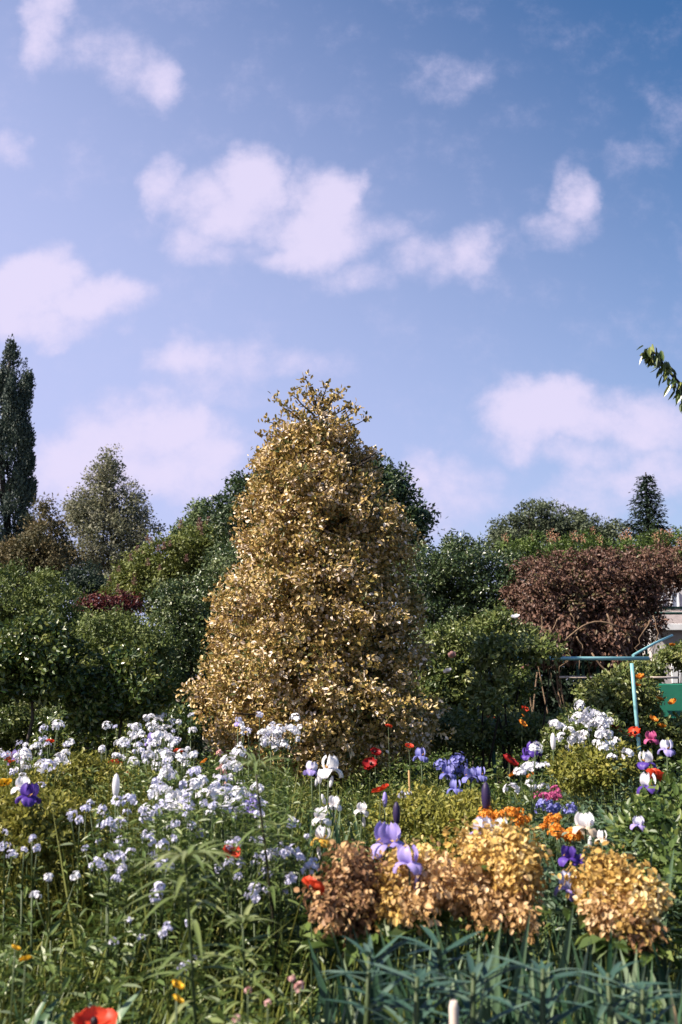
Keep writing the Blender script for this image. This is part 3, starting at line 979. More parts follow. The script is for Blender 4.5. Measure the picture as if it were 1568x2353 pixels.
r2 = shrub('rose_bush', 'leafy rose bush around the slanting turquoise post', 'rose bush',
           [ell(1400, 1600, D, 60, 50, .5), ell(1450, 1590, D, 50, 60, .5), ell(1500, 1690, D, 50, 44, .5), ell(1370, 1650, D, 60, 40, .5), ell(1450, 1670, D, 70, 45, .5), ell(1570, 1690, D, 50, 36, .5), ell(1530, 1715, D, 80, 40, .5)],
           'rose_leaf', 560, 42, .13, .058, stems=12, spread=.22, tint_base=.62, shape='hex')
blooms(r2, [(1472, 1558, 11.9, 'orange'), (1460, 1576, 11.9, 'orange'), (1500, 1655, 11.8, 'orange'), (1520, 1672, 11.9, 'orange'), (1548, 1616, 12, 'orange'), (1516, 1608, 12, 'orange')], 1.4)
D = 14.6
r3 = shrub('rose_bush', 'rose bush with arching shoots against the pale house wall', 'rose bush',
           [ell(1555, 1505, D, 34, 16, .3), ell(1500, 1535, D, 22, 26, .3), ell(1590, 1510, D, 40, 30, .4), ell(1470, 1560, D, 34, 36, .4)], 'rose_leaf', 230, 36, .13, .058, stems=8, spread=.22, tint_base=.6, shape='hex')
blooms(r3, [(1545, 1484, 14.0, 'orange')], 1.3)
shrub('low_rose_bush', 'low shaded bush behind the iris row right of the holly', 'bush',
      [ell(1010, 1670, 12.5, 60, 40, .5), ell(1100, 1690, 12, 80, 40, .5), ell(1220, 1680, 12, 80, 40, .5), ell(950, 1690, 13, 60, 40, .5), ell(1310, 1680, 12, 60, 40, .5)], 'rose_leaf', 420, 38, .13, .055, spread=.2, tint_base=.45)

# branch of a tree that stands outside the view on the right
tb = np.array([4.3, 7.4, 0.0])
bt = thing('ash_tree', 'tree whose drooping leafy branch hangs into the sky at the right edge', 'tree', tb)
tm, cm = MB(), MB()
pts = limb(tm, (0, 0, -.1), (.3, .3, 5.6), .14, .05, 8, .03)
tips = []
D = 7.0
br = np.array([P(x, y, D) for x, y in ((1700, 1010), (1640, 985), (1590, 930), (1565, 885), (1530, 845), (1503, 808), (1488, 806))]) - tb
tm.tube(np.concatenate([[pts[5]], br]), [.05, .03, .022, .016, .012, .009, .006, .003], 6)
for i in range(26):
    u = rand_dirs(1)[0]
    u = np.array([abs(u[0]) * .9 + .25, u[1], u[2] * .7])
    e = np.array([.6, .2, 4.3]) + u * np.array([1.3, 1.3, 1.3])
    limb(tm, pts[rng.integers(4, 7)], e, .03, .005, 6, .1, 5)
    tips.append(e)


def spray(mb, c, ax, m, L, drop):
    t = rng.random(m)
    p = c + ax * (t * .22)[:, None] + rng.normal(0, .02, (m, 3))
    a_ = unit(ax)[None] * .4 + rand_dirs(m) * .5 + np.array([0, 0, -drop])
    mb.leaves(p, a_, rand_dirs(m) + np.array([0, -.3, .4]), L * rng.uniform(.7, 1.2, m), L * .36, np.clip(rng.normal(.5, .22, m), 0, 1), 'hex', droop=.15)


for i in range(1, len(br) - 1):
    for f in np.linspace(0, 1, 5):
        c = br[i] + (br[i + 1] - br[i]) * f
        spray(cm, c, (br[i + 1] - br[i]) * .3 + rand_dirs(1)[0] * .12, 6, .085, .75)
for e in tips:
    for _ in range(7):
        spray(cm, e + rng.normal(0, .25, 3), rand_dirs(1)[0] * .5, 8, .085, .6)
tm.build('trunk', M['dark_bark'], bt)
cm.build('crown', M['shrub_deep'], bt)

# ------------------------------------------------------------------ the golden holly
D = 11.0
hbz = P(757, 1580, D) * [1, 1, 0]
holly = thing('golden_holly', 'tall cone shaped holly with golden cream variegated leaves on a dark trunk', 'tree', hbz)
tm, cm = MB(), MB()
topP = P(738, 905, D) - hbz
tm.tube([(0.0, 0, -.1), (.0, 0, .25), (-.01, 0, .6), (-.03, 0, 1.2), (-.05, .02, 2.2), (-.07, .0, 3.4), topP * [1, 1, .97]], [.17, .135, .12, .11, .08, .05, .016], 10)
# outline of the crown: (y, left x, right x)
PROF = np.array([(915, 732, 746), (945, 708, 772), (975, 655, 800), (1010, 612, 818), (1050, 575, 850), (1100, 558, 880), (1150, 553, 905), (1200, 545, 930), (1250, 525, 945), (1300, 512, 952), (1350, 498, 960),
                 (1400, 485, 968), (1450, 478, 975), (1500, 470, 985), (1550, 462, 995), (1600, 464, 1002), (1650, 462, 1004), (1700, 472, 1000), (1740, 500, 960), (1770, 600, 830)], float)
NC = 2300
yy = rng.choice(PROF[:, 0][:-1], NC, p=(lambda w: w / w.sum())((PROF[1:, 2] - PROF[1:, 1]) * np.diff(PROF[:, 0]))) + rng.random(NC) * 48
lx, rx_ = np.interp(yy, PROF[:, 0], PROF[:, 1]), np.interp(yy, PROF[:, 0], PROF[:, 2])
z_ = np.array([P(784, y, D)[2] for y in yy])
cxx = (lx + rx_) / 2 - 784
cx_ = cxx / F * D - hbz[0]
Rr = (rx_ - lx) / 2 / F * D
th = rng.random(NC) * 2 * math.pi
# bough tiers: the surface swells and sinks so that shadowed hollows run across it
tier = .06 * np.sin(z_ * 6.2 + 2.2 * np.sin(th + .6)) + .05 * np.sin(th * 5 + z_ * 3.1) + .035 * np.sin(th * 9 - z_ * 7)
rad = np.clip(rng.random(NC) ** .28, .3, 1) * (1 + tier) - .05
rad *= np.where(rng.random(NC) < .1, 1.04, 1)
keep = ~((rad > .75) & (np.sin(th * 4 + z_ * 5.3) * np.sin(th * 7 - z_ * 3.7 + 1) > .40))
cc = np.stack([cx_ + np.cos(th) * Rr * rad, np.sin(th) * Rr * rad, z_], 1)[keep]
od = np.stack([np.cos(th), np.sin(th), np.full(NC, .25)], 1)[keep]
yk = yy[keep]
# leaves on the inner boughs
ni = 1000
ki = rng.integers(0, NC, ni)
ki = ki[yy[ki] > 985]
ri = rng.uniform(.25, .72, len(ki))
cc = np.concatenate([cc, np.stack([cx_[ki] + np.cos(th[ki]) * Rr[ki] * ri, np.sin(th[ki]) * Rr[ki] * ri, z_[ki]], 1)])
od = np.concatenate([od, np.stack([np.cos(th[ki]), np.sin(th[ki]), np.full(len(ki), .25)], 1)])
yk = np.concatenate([yk, yy[ki]])
n = len(cc)
per = rng.poisson(np.where(yk < 985, 15, 46))
idx = np.repeat(np.arange(n), per)
T = len(idx)
off = rand_dirs(T) * (rng.random(T) ** .5)[:, None] * np.array([.13, .13, .10]) * rng.uniform(.7, 1.35, n)[idx][:, None]
o = unit(od[idx] * .7 + unit(off) * .6)
tb_ = np.clip(.55 + rng.normal(0, .12, n), .1, .9)
L = .046 * rng.uniform(.55, 1.4, T)
cm.leaves(cc[idx] + off, o * .5 + rand_dirs(T) * .8, o * 1.0 + np.array([0, 0, .2]) + rand_dirs(T) * .75, L, L * .62, np.clip(tb_[idx] + rng.normal(0, .25, T), 0, 1), 'hex', .22)
# loose shoots at the crown's tip
shoots = [((736, 960), (702, 868)), ((740, 950), (762, 915)), ((745, 940), (785, 898)), ((735, 985), (632, 918)), ((722, 1000), (650, 935)), ((725, 960), (672, 908)),
          ((735, 950), (690, 900)), ((742, 1000), (838, 965)), ((745, 1010), (806, 938)), ((742, 990), (822, 945)), ((735, 940), (738, 908)), ((730, 985), (640, 970)), ((738, 930), (752, 885)),
          ((736, 945), (715, 905)), ((725, 1000), (612, 968)), ((730, 1010), (600, 1000)), ((740, 950), (775, 905)), ((740, 960), (800, 935)), ((735, 970), (660, 955))]
for (ax, ay_), (bx, by) in shoots:
    dd = D + rng.normal(0, .25)
    A, Bp = P(ax, ay_, D) - hbz, P(bx, by, dd) - hbz
    pp = limb(tm, A, Bp, .014, .004, 6, .05, 5)
    for i in (2, 3, 4, 5):
        if i < 5 and rng.random() < .3:
            continue
        m = 16 if i == 5 else 9
        c = pp[i]
        cm.leaves(c + rng.normal(0, .022 if i < 5 else .032, (m, 3)), rand_dirs(m) + np.array([0, 0, .6]), rand_dirs(m), .058, .032, np.clip(rng.normal(.42, .15, m), 0, 1), 'hex')
for _ in range(46):
    z = rng.uniform(.9, 4.0)
    y = np.interp(z, [P(784, v, D)[2] for v in PROF[::-1, 0]], PROF[::-1, 0])
    R = (np.interp(y, PROF[:, 0], PROF[:, 2]) - np.interp(y, PROF[:, 0], PROF[:, 1])) / 2 / F * D
    t_ = rng.random() * 6.28
    limb(tm, (-.03, 0, z - .1), (R * .92 * math.cos(t_) - .05, R * .92 * math.sin(t_), z + .15), .028, .006, 6, .05, 5)
A = P(770, 1692, D - .3) - hbz
tm.tube([A + [0, .3, .05], A + [.2, .1, .02], P(860, 1690, D - .4) - hbz, P(925, 1693, D - .5) - hbz], [.02, .016, .012, .006], 6)
tm.build('trunk', M['dark_bark'], holly)
cm.build('crown', M['holly'], holly)


# ------------------------------------------------------------------ undergrowth
def noise2(x, y, s, ph):
    return np.sin(x * s + ph) * np.cos(y * s * 1.1 + ph * 1.7) * .6 + np.sin(x * s * 2.3 - y * s * 1.4 + ph * 3) * .4


def bed(n, d0, d1, px0, px1, power=1.0):
    """Random spots on the ground between two distances and two bearings."""
    d = (d0 ** 2 + (d1 ** 2 - d0 ** 2) * rng.random(n) ** power) ** .5
    x = (rng.uniform(px0, px1, n) - 784) / F * d
    return x, d


def leafy_stems(name, label, mat, n, d0, d1, px0, px1, h, leaf, k, aspect=.3, tint=.5, clump=0.0, spread=.35, up=.55, cat='undergrowth', hvar=.25, mask=None, droop=.2):
    x, y = bed(n, d0, d1, px0, px1)
    if mask is not None:
        kk = mask(x, y)
        x, y = x[kk], y[kk]
        n = len(x)
    hh = h * (1 + hvar * noise2(x, y, 1.9, 1.0) + rng.normal(0, hvar * .45, n))
    hh = np.clip(hh, h * .35, h * 1.7)
    lean = rng.normal(0, .16, (n, 2)) + np.array([-.04, 0])
    idx = np.repeat(np.arange(n), k)
    T = len(idx)
    t = rng.random(T) ** .75
    px_ = x[idx] + lean[idx, 0] * hh[idx] * t ** 1.6
    py_ = y[idx] + lean[idx, 1] * hh[idx] * t ** 1.6
    p = np.stack([px_, py_, hh[idx] * t], 1)
    th = rng.random(T) * 2 * math.pi
    a_ = np.stack([np.cos(th), np.sin(th), up + rng.normal(0, .35, T)], 1)
    nn = np.array([0, 0, 1.0]) + rand_dirs(T) * .6
    tb = np.clip(tint + .22 * noise2(x, y, 2.7, 2.0) + rng.normal(0, .1, n), 0, 1)
    L = leaf * rng.uniform(.55, 1.3, T) * (1.15 - .5 * t)
    mb = MB()
    mb.leaves(p, a_, nn, L, L * aspect, np.clip(tb[idx] + rng.normal(0, .17, T), 0, 1), 'hex', .12, droop=droop)
    # the stems themselves: thin keeled ribbons
    mb.blades(np.stack([x, y, np.full(n, -.02)], 1), np.stack([lean[:, 0] * .7, lean[:, 1] * .7, np.ones(n)], 1), rand_dirs(n), hh, .0045, np.full(n, .3), 0.02, 3, lambda t: 1 - .5 * t)
    o = mb.build(name, M[mat])
    tag(o, label, cat, kind='stuff')
    return o


def grass(name, label, mat, n, d0, d1, px0, px1, h, w, tint=.5, droop=.25, mask=None, cat='grass'):
    x, y = bed(n, d0, d1, px0, px1)
    if mask is not None:
        kk = mask(x, y)
        x, y = x[kk], y[kk]
        n = len(x)
    th = rng.random(n) * 6.28
    tl = np.abs(rng.normal(0, .24, n))
    a_ = np.stack([np.cos(th) * tl + .10, np.sin(th) * tl, np.ones(n)], 1)
    tb = np.clip(tint + .25 * noise2(x, y, 3.1, .5) + rng.normal(0, .18, n), 0, 1)
    mb = MB()
    mb.blades(np.stack([x, y, np.full(n, -.02)], 1), a_, rand_dirs(n) * [1, 1, .2], h * rng.uniform(.55, 1.25, n), w * rng.uniform(.7, 1.3, n), tb, np.abs(rng.normal(droop, .15, n)), 5)
    o = mb.build(name, M[mat])
    return tag(o, label, cat, kind='stuff')


leafy_stems('undergrowth', 'mixed green leafy undergrowth filling the flower beds', 'herb', 3600, 2.7, 9.5, -160, 1730, .60, .10, 18, .24, tint=.52, spread=.3, mask=lambda x, y: (noise2(x, y, 3.4, 4.0) > -.25) | (y > 4.6))
leafy_stems('far_undergrowth', 'dull green undergrowth below the shrubs at the back of the beds', 'herb', 4200, 9.0, 20, -200, 1770, .62, .12, 15, .42)
leafy_stems('yellow_undergrowth', 'fine yellow green herb growing in a soft mass at the left', 'yellow_herb', 3800, 4.9, 8.0, -150, 430, .86, .034, 46, .35, tint=.5, up=.8)
leafy_stems('mid_undergrowth', 'olive green fine herbs between the white flowers and the holly', 'grass', 1700, 5.0, 9.5, 380, 1560, .70, .06, 24, .22, tint=.55, up=.9)
leafy_stems('grey_undergrowth', 'grey green leafy herbs at the right side of the bed', 'grey_herb', 1100, 4.4, 8.0, 1220, 1720, .74, .07, 24, .42, tint=.4)
grass('grass', 'long thin grass blades among the flowers near the path', 'grass', 15000, 2.6, 5.2, -120, 1700, .58, .012, .55, .35)
grass('pale_grass', 'pale sunlit grass blades arching over the darker plants in front', 'lily_leaf', 600, 2.6, 4.6, -120, 900, .66, .013, .6, .5)
grass('far_grass', 'pale upright grasses between the irises under the holly', 'grass', 6000, 5.2, 10, -100, 1560, .68, .012, .6, .18)


leafy_stems('drift_undergrowth', 'tall green stalks standing between the white rocket flowers', 'herb', 900, 4.2, 7.6, 240, 680, .98, .075, 26, .26, tint=.6, hvar=.14)
grass('drift_grass', 'tall pale grasses standing between the white rocket flowers', 'grass', 1600, 4.0, 8.0, 200, 720, .98, .008, .6, .2)


# mounds of yellow green spurge
def mound(label, ells, clumps, mat='yellow_herb', leaf=.032, per=44, cr=.085, name='spurge_mound', tint=.5):
    c = np.mean([e[0] for e in ells], axis=0)
    base = np.array([c[0], c[1], 0])
    root = thing(name, label, 'plant', base, 'yellow green spurge mounds')
    fm, sm = MB(), MB()
    crown_leaves(fm, [(np.array(e[0]) - base, e[1], e[2]) for e in ells], clumps, per, cr, leaf, tint, 'hex', (.55, 1.05), .8, spread=.2, aspect=.5)
    for _ in range(26):
        e = ells[rng.integers(len(ells))]
        tgt = np.array(e[0]) - base + rand_dirs(1)[0] * np.array(e[1]) * .7
        limb(sm, (tgt[0] * .7, tgt[1] * .7, -.03), tgt, .005, .003, 5, .05, 4)
    sm.build('stem', M['stem'], root)
    fm.build('foliage', M[mat], root)
    return root


mound('wide yellow green spurge mound behind the gold bushes', [ell(1000, 1880, 6.2, 110, 55, .4), ell(930, 1900, 6.4, 70, 55, .35), ell(1080, 1890, 6.0, 60, 50, .35), ell(1010, 1920, 6.0, 130, 60, .4)], 420)
mound('yellow green spurge mound below the rose tree stems', [ell(185, 1790, 6.6, 75, 45, .4), ell(130, 1820, 6.5, 80, 40, .4), ell(240, 1810, 6.6, 60, 40, .35)], 300)
mound('ragged yellow green spurge mound at the far left edge', [ell(30, 1880, 5.3, 90, 50, .35), ell(110, 1900, 5.2, 80, 50, .35), ell(-40, 1890, 5.3, 60, 60, .35)], 300)
mound('small olive spurge mound under the white rose drift at the right', [ell(1400, 1760, 7.0, 80, 40, .35), ell(1330, 1770, 7.1, 50, 40, .3)], 180, tint=.3)
mound('grey green leafy mound at the right edge behind the gold bush', [ell(1510, 1930, 5.4, 80, 60, .35), ell(1560, 1880, 5.8, 60, 60, .35), ell(1570, 2020, 4.8, 50, 60, .3)], 260, 'herb', .05, 30, .12, 'leafy_mound', .45)


# golden bract heads
def bract_bush(label, ells, mat, clumps, per=32, leaf=.025, mat2=None):
    c = np.mean([e[0] for e in ells], axis=0)
    base = np.array([c[0], c[1], 0])
    root = thing('golden_bush', label, 'bush', base, 'golden leaved bushes in front of the bed')
    sm = MB()
    for _ in range(22):
        e = ells[rng.integers(len(ells))]
        tgt = np.array(e[0]) - base + rand_dirs(1)[0] * np.array(e[1]) * .7
        limb(sm, (tgt[0] * .6, tgt[1] * .6, -.03), tgt, .006, .003, 5, .05, 5)
    sm.build('stem', M['stem'], root)
    for e, mm in ells_m(ells, mat, mat2):
        fm = MB()
        crown_leaves(fm, [(np.array(e[0]) - base, e[1], e[2])], max(8, int(clumps * PXv(e))), per, .055, leaf, .5, 'hex', (.42, 1.18), 1.1, spread=.26, aspect=.72, wob=.5, hang=.75)
        fm.build('foliage', M[mm], root)
    lm = MB()
    n = 120
    e = ells[rng.integers(len(ells))]
    ii = rng.integers(len(ells), size=n)
    p = np.array([np.array(ells[i][0]) - base + np.array(ells[i][1]) * [rng.normal(0, .6), rng.normal(0, .6), -1.1] for i in ii])
    lm.leaves(p, rand_dirs(n) * [1, 1, .3], np.array([0, 0, 1.0]) + rand_dirs(n) * .5, .09, .05, np.clip(rng.normal(.4, .2, n), 0, 1), 'hex', droop=.3)
    lm.build('leaves', M['herb'], root)
    return root


def PXv(e):
    return e[1][0] * e[1][2] * 60


def ells_m(ells, mat, mat2):
    for i, e in enumerate(ells):
        yield e, (e[3] if len(e) > 3 else mat)


def em(m, *a, **k):
    return (*ell(*a, **k), m)


bract_bush('rust brown round leaved bush beside the red poppy', [em('rust_bract', 800, 2020, 3.9, 60, 60, .14), em('rust_bract', 770, 2080, 3.85, 50, 60, .13), em('rust_bract', 840, 2080, 3.85, 45, 50, .13), em('rust_bract', 846, 2010, 4.0, 32, 30, .1)], 'rust_bract', 60)
bract_bush('large golden round leaved bush with pinkish lower leaves in the middle', [em('gold_bract', 1140, 1965, 4.0, 80, 60, .16), em('gold_bract', 1200, 2010, 3.95, 50, 50, .13), em('gold_bract', 1100, 1945, 4.1, 45, 30, .12), em('gold_bract', 1170, 1940, 4.1, 45, 35, .12), em('pink_bract', 1000, 2030, 3.95, 70, 55, .15), em('pink_bract', 1100, 2050, 3.9, 70, 55, .15), em('gold_bract', 930, 2010, 4.0, 50, 50, .13), em('gold_bract', 985, 1985, 4.1, 40, 35, .12), em('pink_bract', 1180, 2080, 3.85, 45, 40, .12), em('gold_bract', 890, 2070, 3.85, 36, 40, .1), em('pink_bract', 950, 2070, 3.85, 50, 36, .1)], 'gold_bract', 60)
bract_bush('round golden round leaved bush alone at the right', [em('gold_bract', 1410, 2030, 3.8, 70, 55, .15), em('gold_bract', 1470, 2060, 3.75, 50, 60, .14), em('gold_bract', 1360, 2030, 3.85, 40, 45, .12), em('gold_bract', 1440, 2100, 3.7, 60, 45, .13), em('pink_bract', 1400, 2100, 3.7, 40, 40, .11), em('rust_bract', 1470, 2145, 3.65, 40, 28, .1)], 'gold_bract', 60)

# ------------------------------------------------------------------ iris leaves near the path
def iris_fan_meshes(k, n, L, w):
    out = []
    for _ in range(k):
        mb = MB()
        th = rng.normal(0, .35, n) + np.where(rng.random(n) < .5, 0, math.pi)
        tl = np.abs(rng.normal(.18, .14, n))
        a_ = np.stack([np.cos(th) * tl, np.sin(th) * tl, np.ones(n)], 1)
        p = np.stack([rng.normal(0, .05, n), rng.normal(0, .05, n), np.full(n, -.02)], 1)
        nn = np.stack([rng.normal(0, 1.1, n), -np.ones(n), rng.normal(0, .25, n)], 1)
        mb.blades(p, a_, nn, L * rng.uniform(.55, 1.15, n), w * rng.uniform(.6, 1.25, n), np.clip(rng.normal(.45, .33, n), 0, 1), np.abs(rng.normal(.06, .09, n)), 6, keel=.10)
        out.append(mb.mesh('leaves', M['iris_leaf']))
    return out


FANS = iris_fan_meshes(8, 15, .66, .036)
GROUP_FAN = 'sword leaved iris clumps without flowers'


def fan(x, y, D_, label, sc=1.0):
    b = P(x, y, D_)
    r = thing('iris_clump', label, 'iris', (b[0], b[1], 0), GROUP_FAN)
    o = bpy.data.objects.new('leaves', random.choice(FANS))
    COL.objects.link(o)
    o.parent = r
    r.rotation_euler = (0, 0, random.uniform(-.6, .6))
    r.scale = (sc, sc, sc)
    return r


for (xa, xb, da, db, cnt, lab, sc) in (
        (860, 1330, 3.15, 3.8, 28, 'blue green iris clump below the large golden bush', 1.0),
        (1330, 1590, 3.1, 3.65, 15, 'blue green iris clump below the round golden bush', .98),
        (700, 880, 3.1, 3.6, 9, 'blue green iris clump below the rust brown bush', .85),
        (680, 900, 5.2, 6.6, 13, 'tall iris clump before the holly trunk', 1.15),
        (860, 960, 4.6, 5.2, 5, 'iris clump at the foot of the purple iris', 1.15),
        (1180, 1420, 4.6, 5.4, 9, 'iris clump between the golden golden bushes', 1.05),
        (150, 380, 3.2, 3.7, 6, 'iris clump among the broad leaves at the lower left', .8)):
    for i in range(cnt):
        fan(rng.uniform(xa, xb), 1580, rng.uniform(da, db), lab, sc * rng.uniform(.98, 1.25))

# grey rosettes among the iris leaves
ros = []
for _ in range(3):
    mb = MB()
    n = 26
    th = rng.random(n) * 6.28
    el_ = rng.uniform(.02, .75, n)
    a_ = np.stack([np.cos(th), np.sin(th), el_], 1)
    p = np.stack([np.zeros(n), np.zeros(n), .34 + rng.uniform(-.12, .05, n)], 1)
    mb.blades(p, a_, np.array([0, 0, 1.0]) + rand_dirs(n) * .2, rng.uniform(.11, .20, n), .018, np.clip(rng.normal(.5, .2, n), 0, 1), rng.uniform(.05, .3, n), 5, keel=.08)
    sm = MB().tube([(0, 0, -.05), (.01, 0, .2), (0, 0, .4)], [.012, .010, .006], 6)
    ros.append((mb.mesh('leaves', M['rosette']), sm.mesh('stem', M['stem'])))
for (x, y, D_, lab) in ((1010, 2215, 3.1, 'grey rosette plant with radiating narrow leaves under the golden bush'), (850, 2240, 3.0, 'grey rosette plant left of the pale wooden stake'), (1090, 2290, 2.85, 'grey rosette plant behind the pale wooden stake'),
                        (1250, 2280, 2.9, 'grey rosette plant between iris clumps right of the pale stake'), (1400, 2290, 2.9, 'grey rosette plant below the round golden bush'), (960, 2300, 2.85, 'grey rosette plant at the very bottom left of the stake'),
                        (1480, 2330, 2.8, 'grey rosette plant in the lower right corner')):
    c = P(x, y, D_)
    r = thing('rosette_plant', lab, 'plant', (c[0], c[1], c[2] - .34), 'grey rosette plants')
    for me_, nm in zip(ros[rng.integers(3)], ('leaves', 'stem')):
        o = bpy.data.objects.new(nm, me_)
        COL.objects.link(o)
        o.parent = r
    r.rotation_euler = (0, 0, random.random() * 6)
    s_ = random.uniform(.85, 1.05)
    r.scale = (s_, s_, 1)

# big daylily leaf and dry leaves at the right edge
mb = MB()
p = np.array([P(1600, 2353, 2.9) * [1, 1, 0]] * 7)
r = thing('daylily_clump', 'daylily clump with long arching leaves in the right corner', 'daylily', p[0])
a_ = np.array([(-.28, .1, 1), (-.12, .05, 1), (.1, .1, 1), (.25, 0, 1), (-.45, 0, .8), (-.2, -.1, .9), (0, .1, 1)], float)
mb.blades(np.zeros((7, 3)) + rng.normal(0, .02, (7, 3)), a_, np.array([[0, -1, .3]] * 7), np.array([.85, .75, .8, .8, .7, .7, .8]), .042, np.array([.7, .5, .5, .4, .55, .6, .4]), np.array([.05, .1, .1, .2, .3, .25, .1]), 8)
mb.build('leaves', M['grey_herb'], r)
mb = MB()
mb.blades(np.zeros((3, 3)) + rng.normal(0, .02, (3, 3)), np.array([(-.35, -.1, .85), (-.1, -.05, 1), (-.5, 0, .7)]), np.array([[0, -1, .3]] * 3), np.array([.62, .8, .6]), .024, np.array([.9, .8, .7]), np.array([.35, .05, .4]), 8)
mb.build('dry_leaves', M['pink_bract'], r)

# wooden stake
c = P(1043, 2300, 2.7)
st = MB().tube([(0, 0, -.05), (.002, 0, c[2] * .5), (0, 0, c[2] - .015), (0, 0, c[2])], [.0125, .0125, .0125, .009], 10).build('wooden_stake', M['stake'])
st.location = (c[0], c[1], 0)
tag(st, 'pale wooden stake sticking up among iris leaves at the bottom edge', 'stake')
c = P(940, 1770, 6.6)
st = MB().tube([(0, 0, -.05), (.01, 0, c[2] * .5), (0, 0, c[2])], [.008, .008, .006], 8).build('bamboo_cane', M['cane'])
st.location = (c[0], c[1], 0)
tag(st, 'thin orange brown cane standing right of the holly trunk', 'cane')


# ------------------------------------------------------------------ tall lily stalks
def lily(label, x, ytop, D_, lean, leafL=.13, n=46, crown=16, dark=False, zcut=.25):
    top = P(x, ytop, D_)
    b = np.array([top[0] + lean, D_, 0])
    r = thing('lily_stalk', label, 'lily', b, 'tall leafy lily stalks')
    h = top[2]
    t = np.linspace(0, 1, 9)
    pts = np.stack([-lean * t ** 1.3, .02 * np.sin(t * 5), h * t - .03 * (1 - t)], 1)
    MB().tube(pts, .0085 - .005 * t, 7, .5).build('stem', M['stem_dark' if dark else 'stem'], r)
    mb = MB()
    tt = np.sort(rng.uniform(zcut, .97, n))
    p = np.stack([np.interp(tt, t, pts[:, i]) for i in range(3)], 1)
    th = np.arange(n) * 2.4 + rng.normal(0, .3, n)
    a_ = np.stack([np.cos(th), np.sin(th), rng.uniform(.25, .8, n)], 1)
    mb.blades(p, a_, np.array([0, 0, 1.0]) + rand_dirs(n) * .15, leafL * rng.uniform(.75, 1.2, n), .018, np.clip(rng.normal(.5, .2, n), 0, 1), rng.uniform(.3, .75, n), 6)
    th = np.arange(crown) * 2.4
    a_ = np.stack([np.cos(th), np.sin(th), rng.uniform(.3, 1.4, crown)], 1)
    mb.blades(np.repeat(pts[-1:], crown, 0), a_, np.array([0, 0, 1.0]) + rand_dirs(crown) * .15, leafL * rng.uniform(.7, 1.1, crown), .017, np.clip(rng.normal(.65, .2, crown), 0, 1), rng.uniform(.3, .8, crown), 6)
    mb.build('leaves', M['lily_leaf'], r)
    return r


lily('lily stalk with drooping whorled leaves in the lower left front', 430, 1975, 3.2, .07, .18, 60, 22)
lily('tallest lily stalk with a dark stem before the white drift', 588, 1765, 4.2, .14, .17, 36, 16, True)
lily('short lily stalk half hidden right of the drooping lily', 560, 2120, 3.5, .03, .12, 36, 12)
lily('lily stalk beside the small red poppy', 640, 1900, 4.3, .04, .12, 36, 10)

# broad leaves lower left
bl = []
for _ in range(3):
    mb = MB()
    n = 22
    th = rng.random(n) * 6.28
    a_ = np.stack([np.cos(th) * .6, np.sin(th) * .6, rng.uniform(.5, 1.3, n)], 1)
    mb.blades(rng.normal(0, .03, (n, 3)) * [1, 1, 0], a_, np.array([0, 0, 1.0]) + rand_dirs(n) * .4, rng.uniform(.18, .36, n), rng.uniform(.028, .055, n), np.clip(rng.normal(.5, .25, n), 0, 1), rng.uniform(.1, .4, n), 6, lambda t: math.sin(math.pi * min(1, t * .9 + .08)) ** .7)
    bl.append(mb.mesh('leaves', M['broad_leaf']))
for (x, y, D_, lab) in ((210, 2180, 3.2, 'broad leaved plant with pale upright leaves at the lower left'), (300, 2240, 3.1, 'broad leaved plant between grasses below the lily stalk'), (110, 2260, 3.0, 'broad leaved plant in the lower left corner'), (370, 2290, 3.0, 'broad leaved plant behind the yellow buttercups'), (30, 2180, 3.3, 'broad leaved plant at the left edge under the rocket'), (250, 2330, 2.9, 'broad leaved plant around the red poppy at the bottom edge'),
                        (1350, 1830, 6.0, 'silvery broad leaved plant right of the orange wallflowers'), (1420, 1800, 6.3, 'silvery broad leaved plant below the white rose drift'), (1290, 1850, 6.0, 'silvery broad leaved plant behind the orange wallflowers'), (1470, 1890, 5.6, 'silvery broad leaved plant near the white and violet irises')):
    c = P(x, y, D_)
    r = thing('broad_leaf_plant', lab, 'plant', (c[0], c[1], max(0, c[2] - .38)), 'broad leaved plants')
    o = bpy.data.objects.new('leaves', bl[rng.integers(3)])
    COL.objects.link(o)
    o.parent = r
    r.rotation_euler = (0, 0, random.random() * 6)


# ------------------------------------------------------------------ flowers
def iris_flower(stand, falls, beard='iris_gold', s=1.0):
    """Bearded iris: three upright standards, three hanging falls, beards; a child mesh of each."""
    a, b, c = MB(), MB(), MB()
    for i in range(3):
        th = 2 * math.pi * i / 3
        h = np.array([math.cos(th), math.sin(th), 0])
        a.petal(h * .008, h * .9 + np.array([0, 0, .62]), -h * .5 + np.array([0, 0, 1.0]), .070 * s, .062 * s, 2.1, 7, 6, -.16, .9, .4 + .2 * i, .08)
        th += math.pi / 3
        h = np.array([math.cos(th), math.sin(th), 0])
        b.petal(h * .008, h + np.array([0, 0, .25]), np.array([0, 0, -1.0]), .092 * s, .078 * s, 1.8, 7, 6, .08, .95, .3 + .25 * i, .085)
        c.tube([h * .01 + [0, 0, .004], h * .03 + [0, 0, .016], h * .042 + [0, 0, .012]], [.003, .004, .002], 5)
    return [('standards', a.mesh('standards', M[stand])), ('falls', b.mesh('falls', M[falls])), ('beard', c.mesh('beard', M[beard]))]


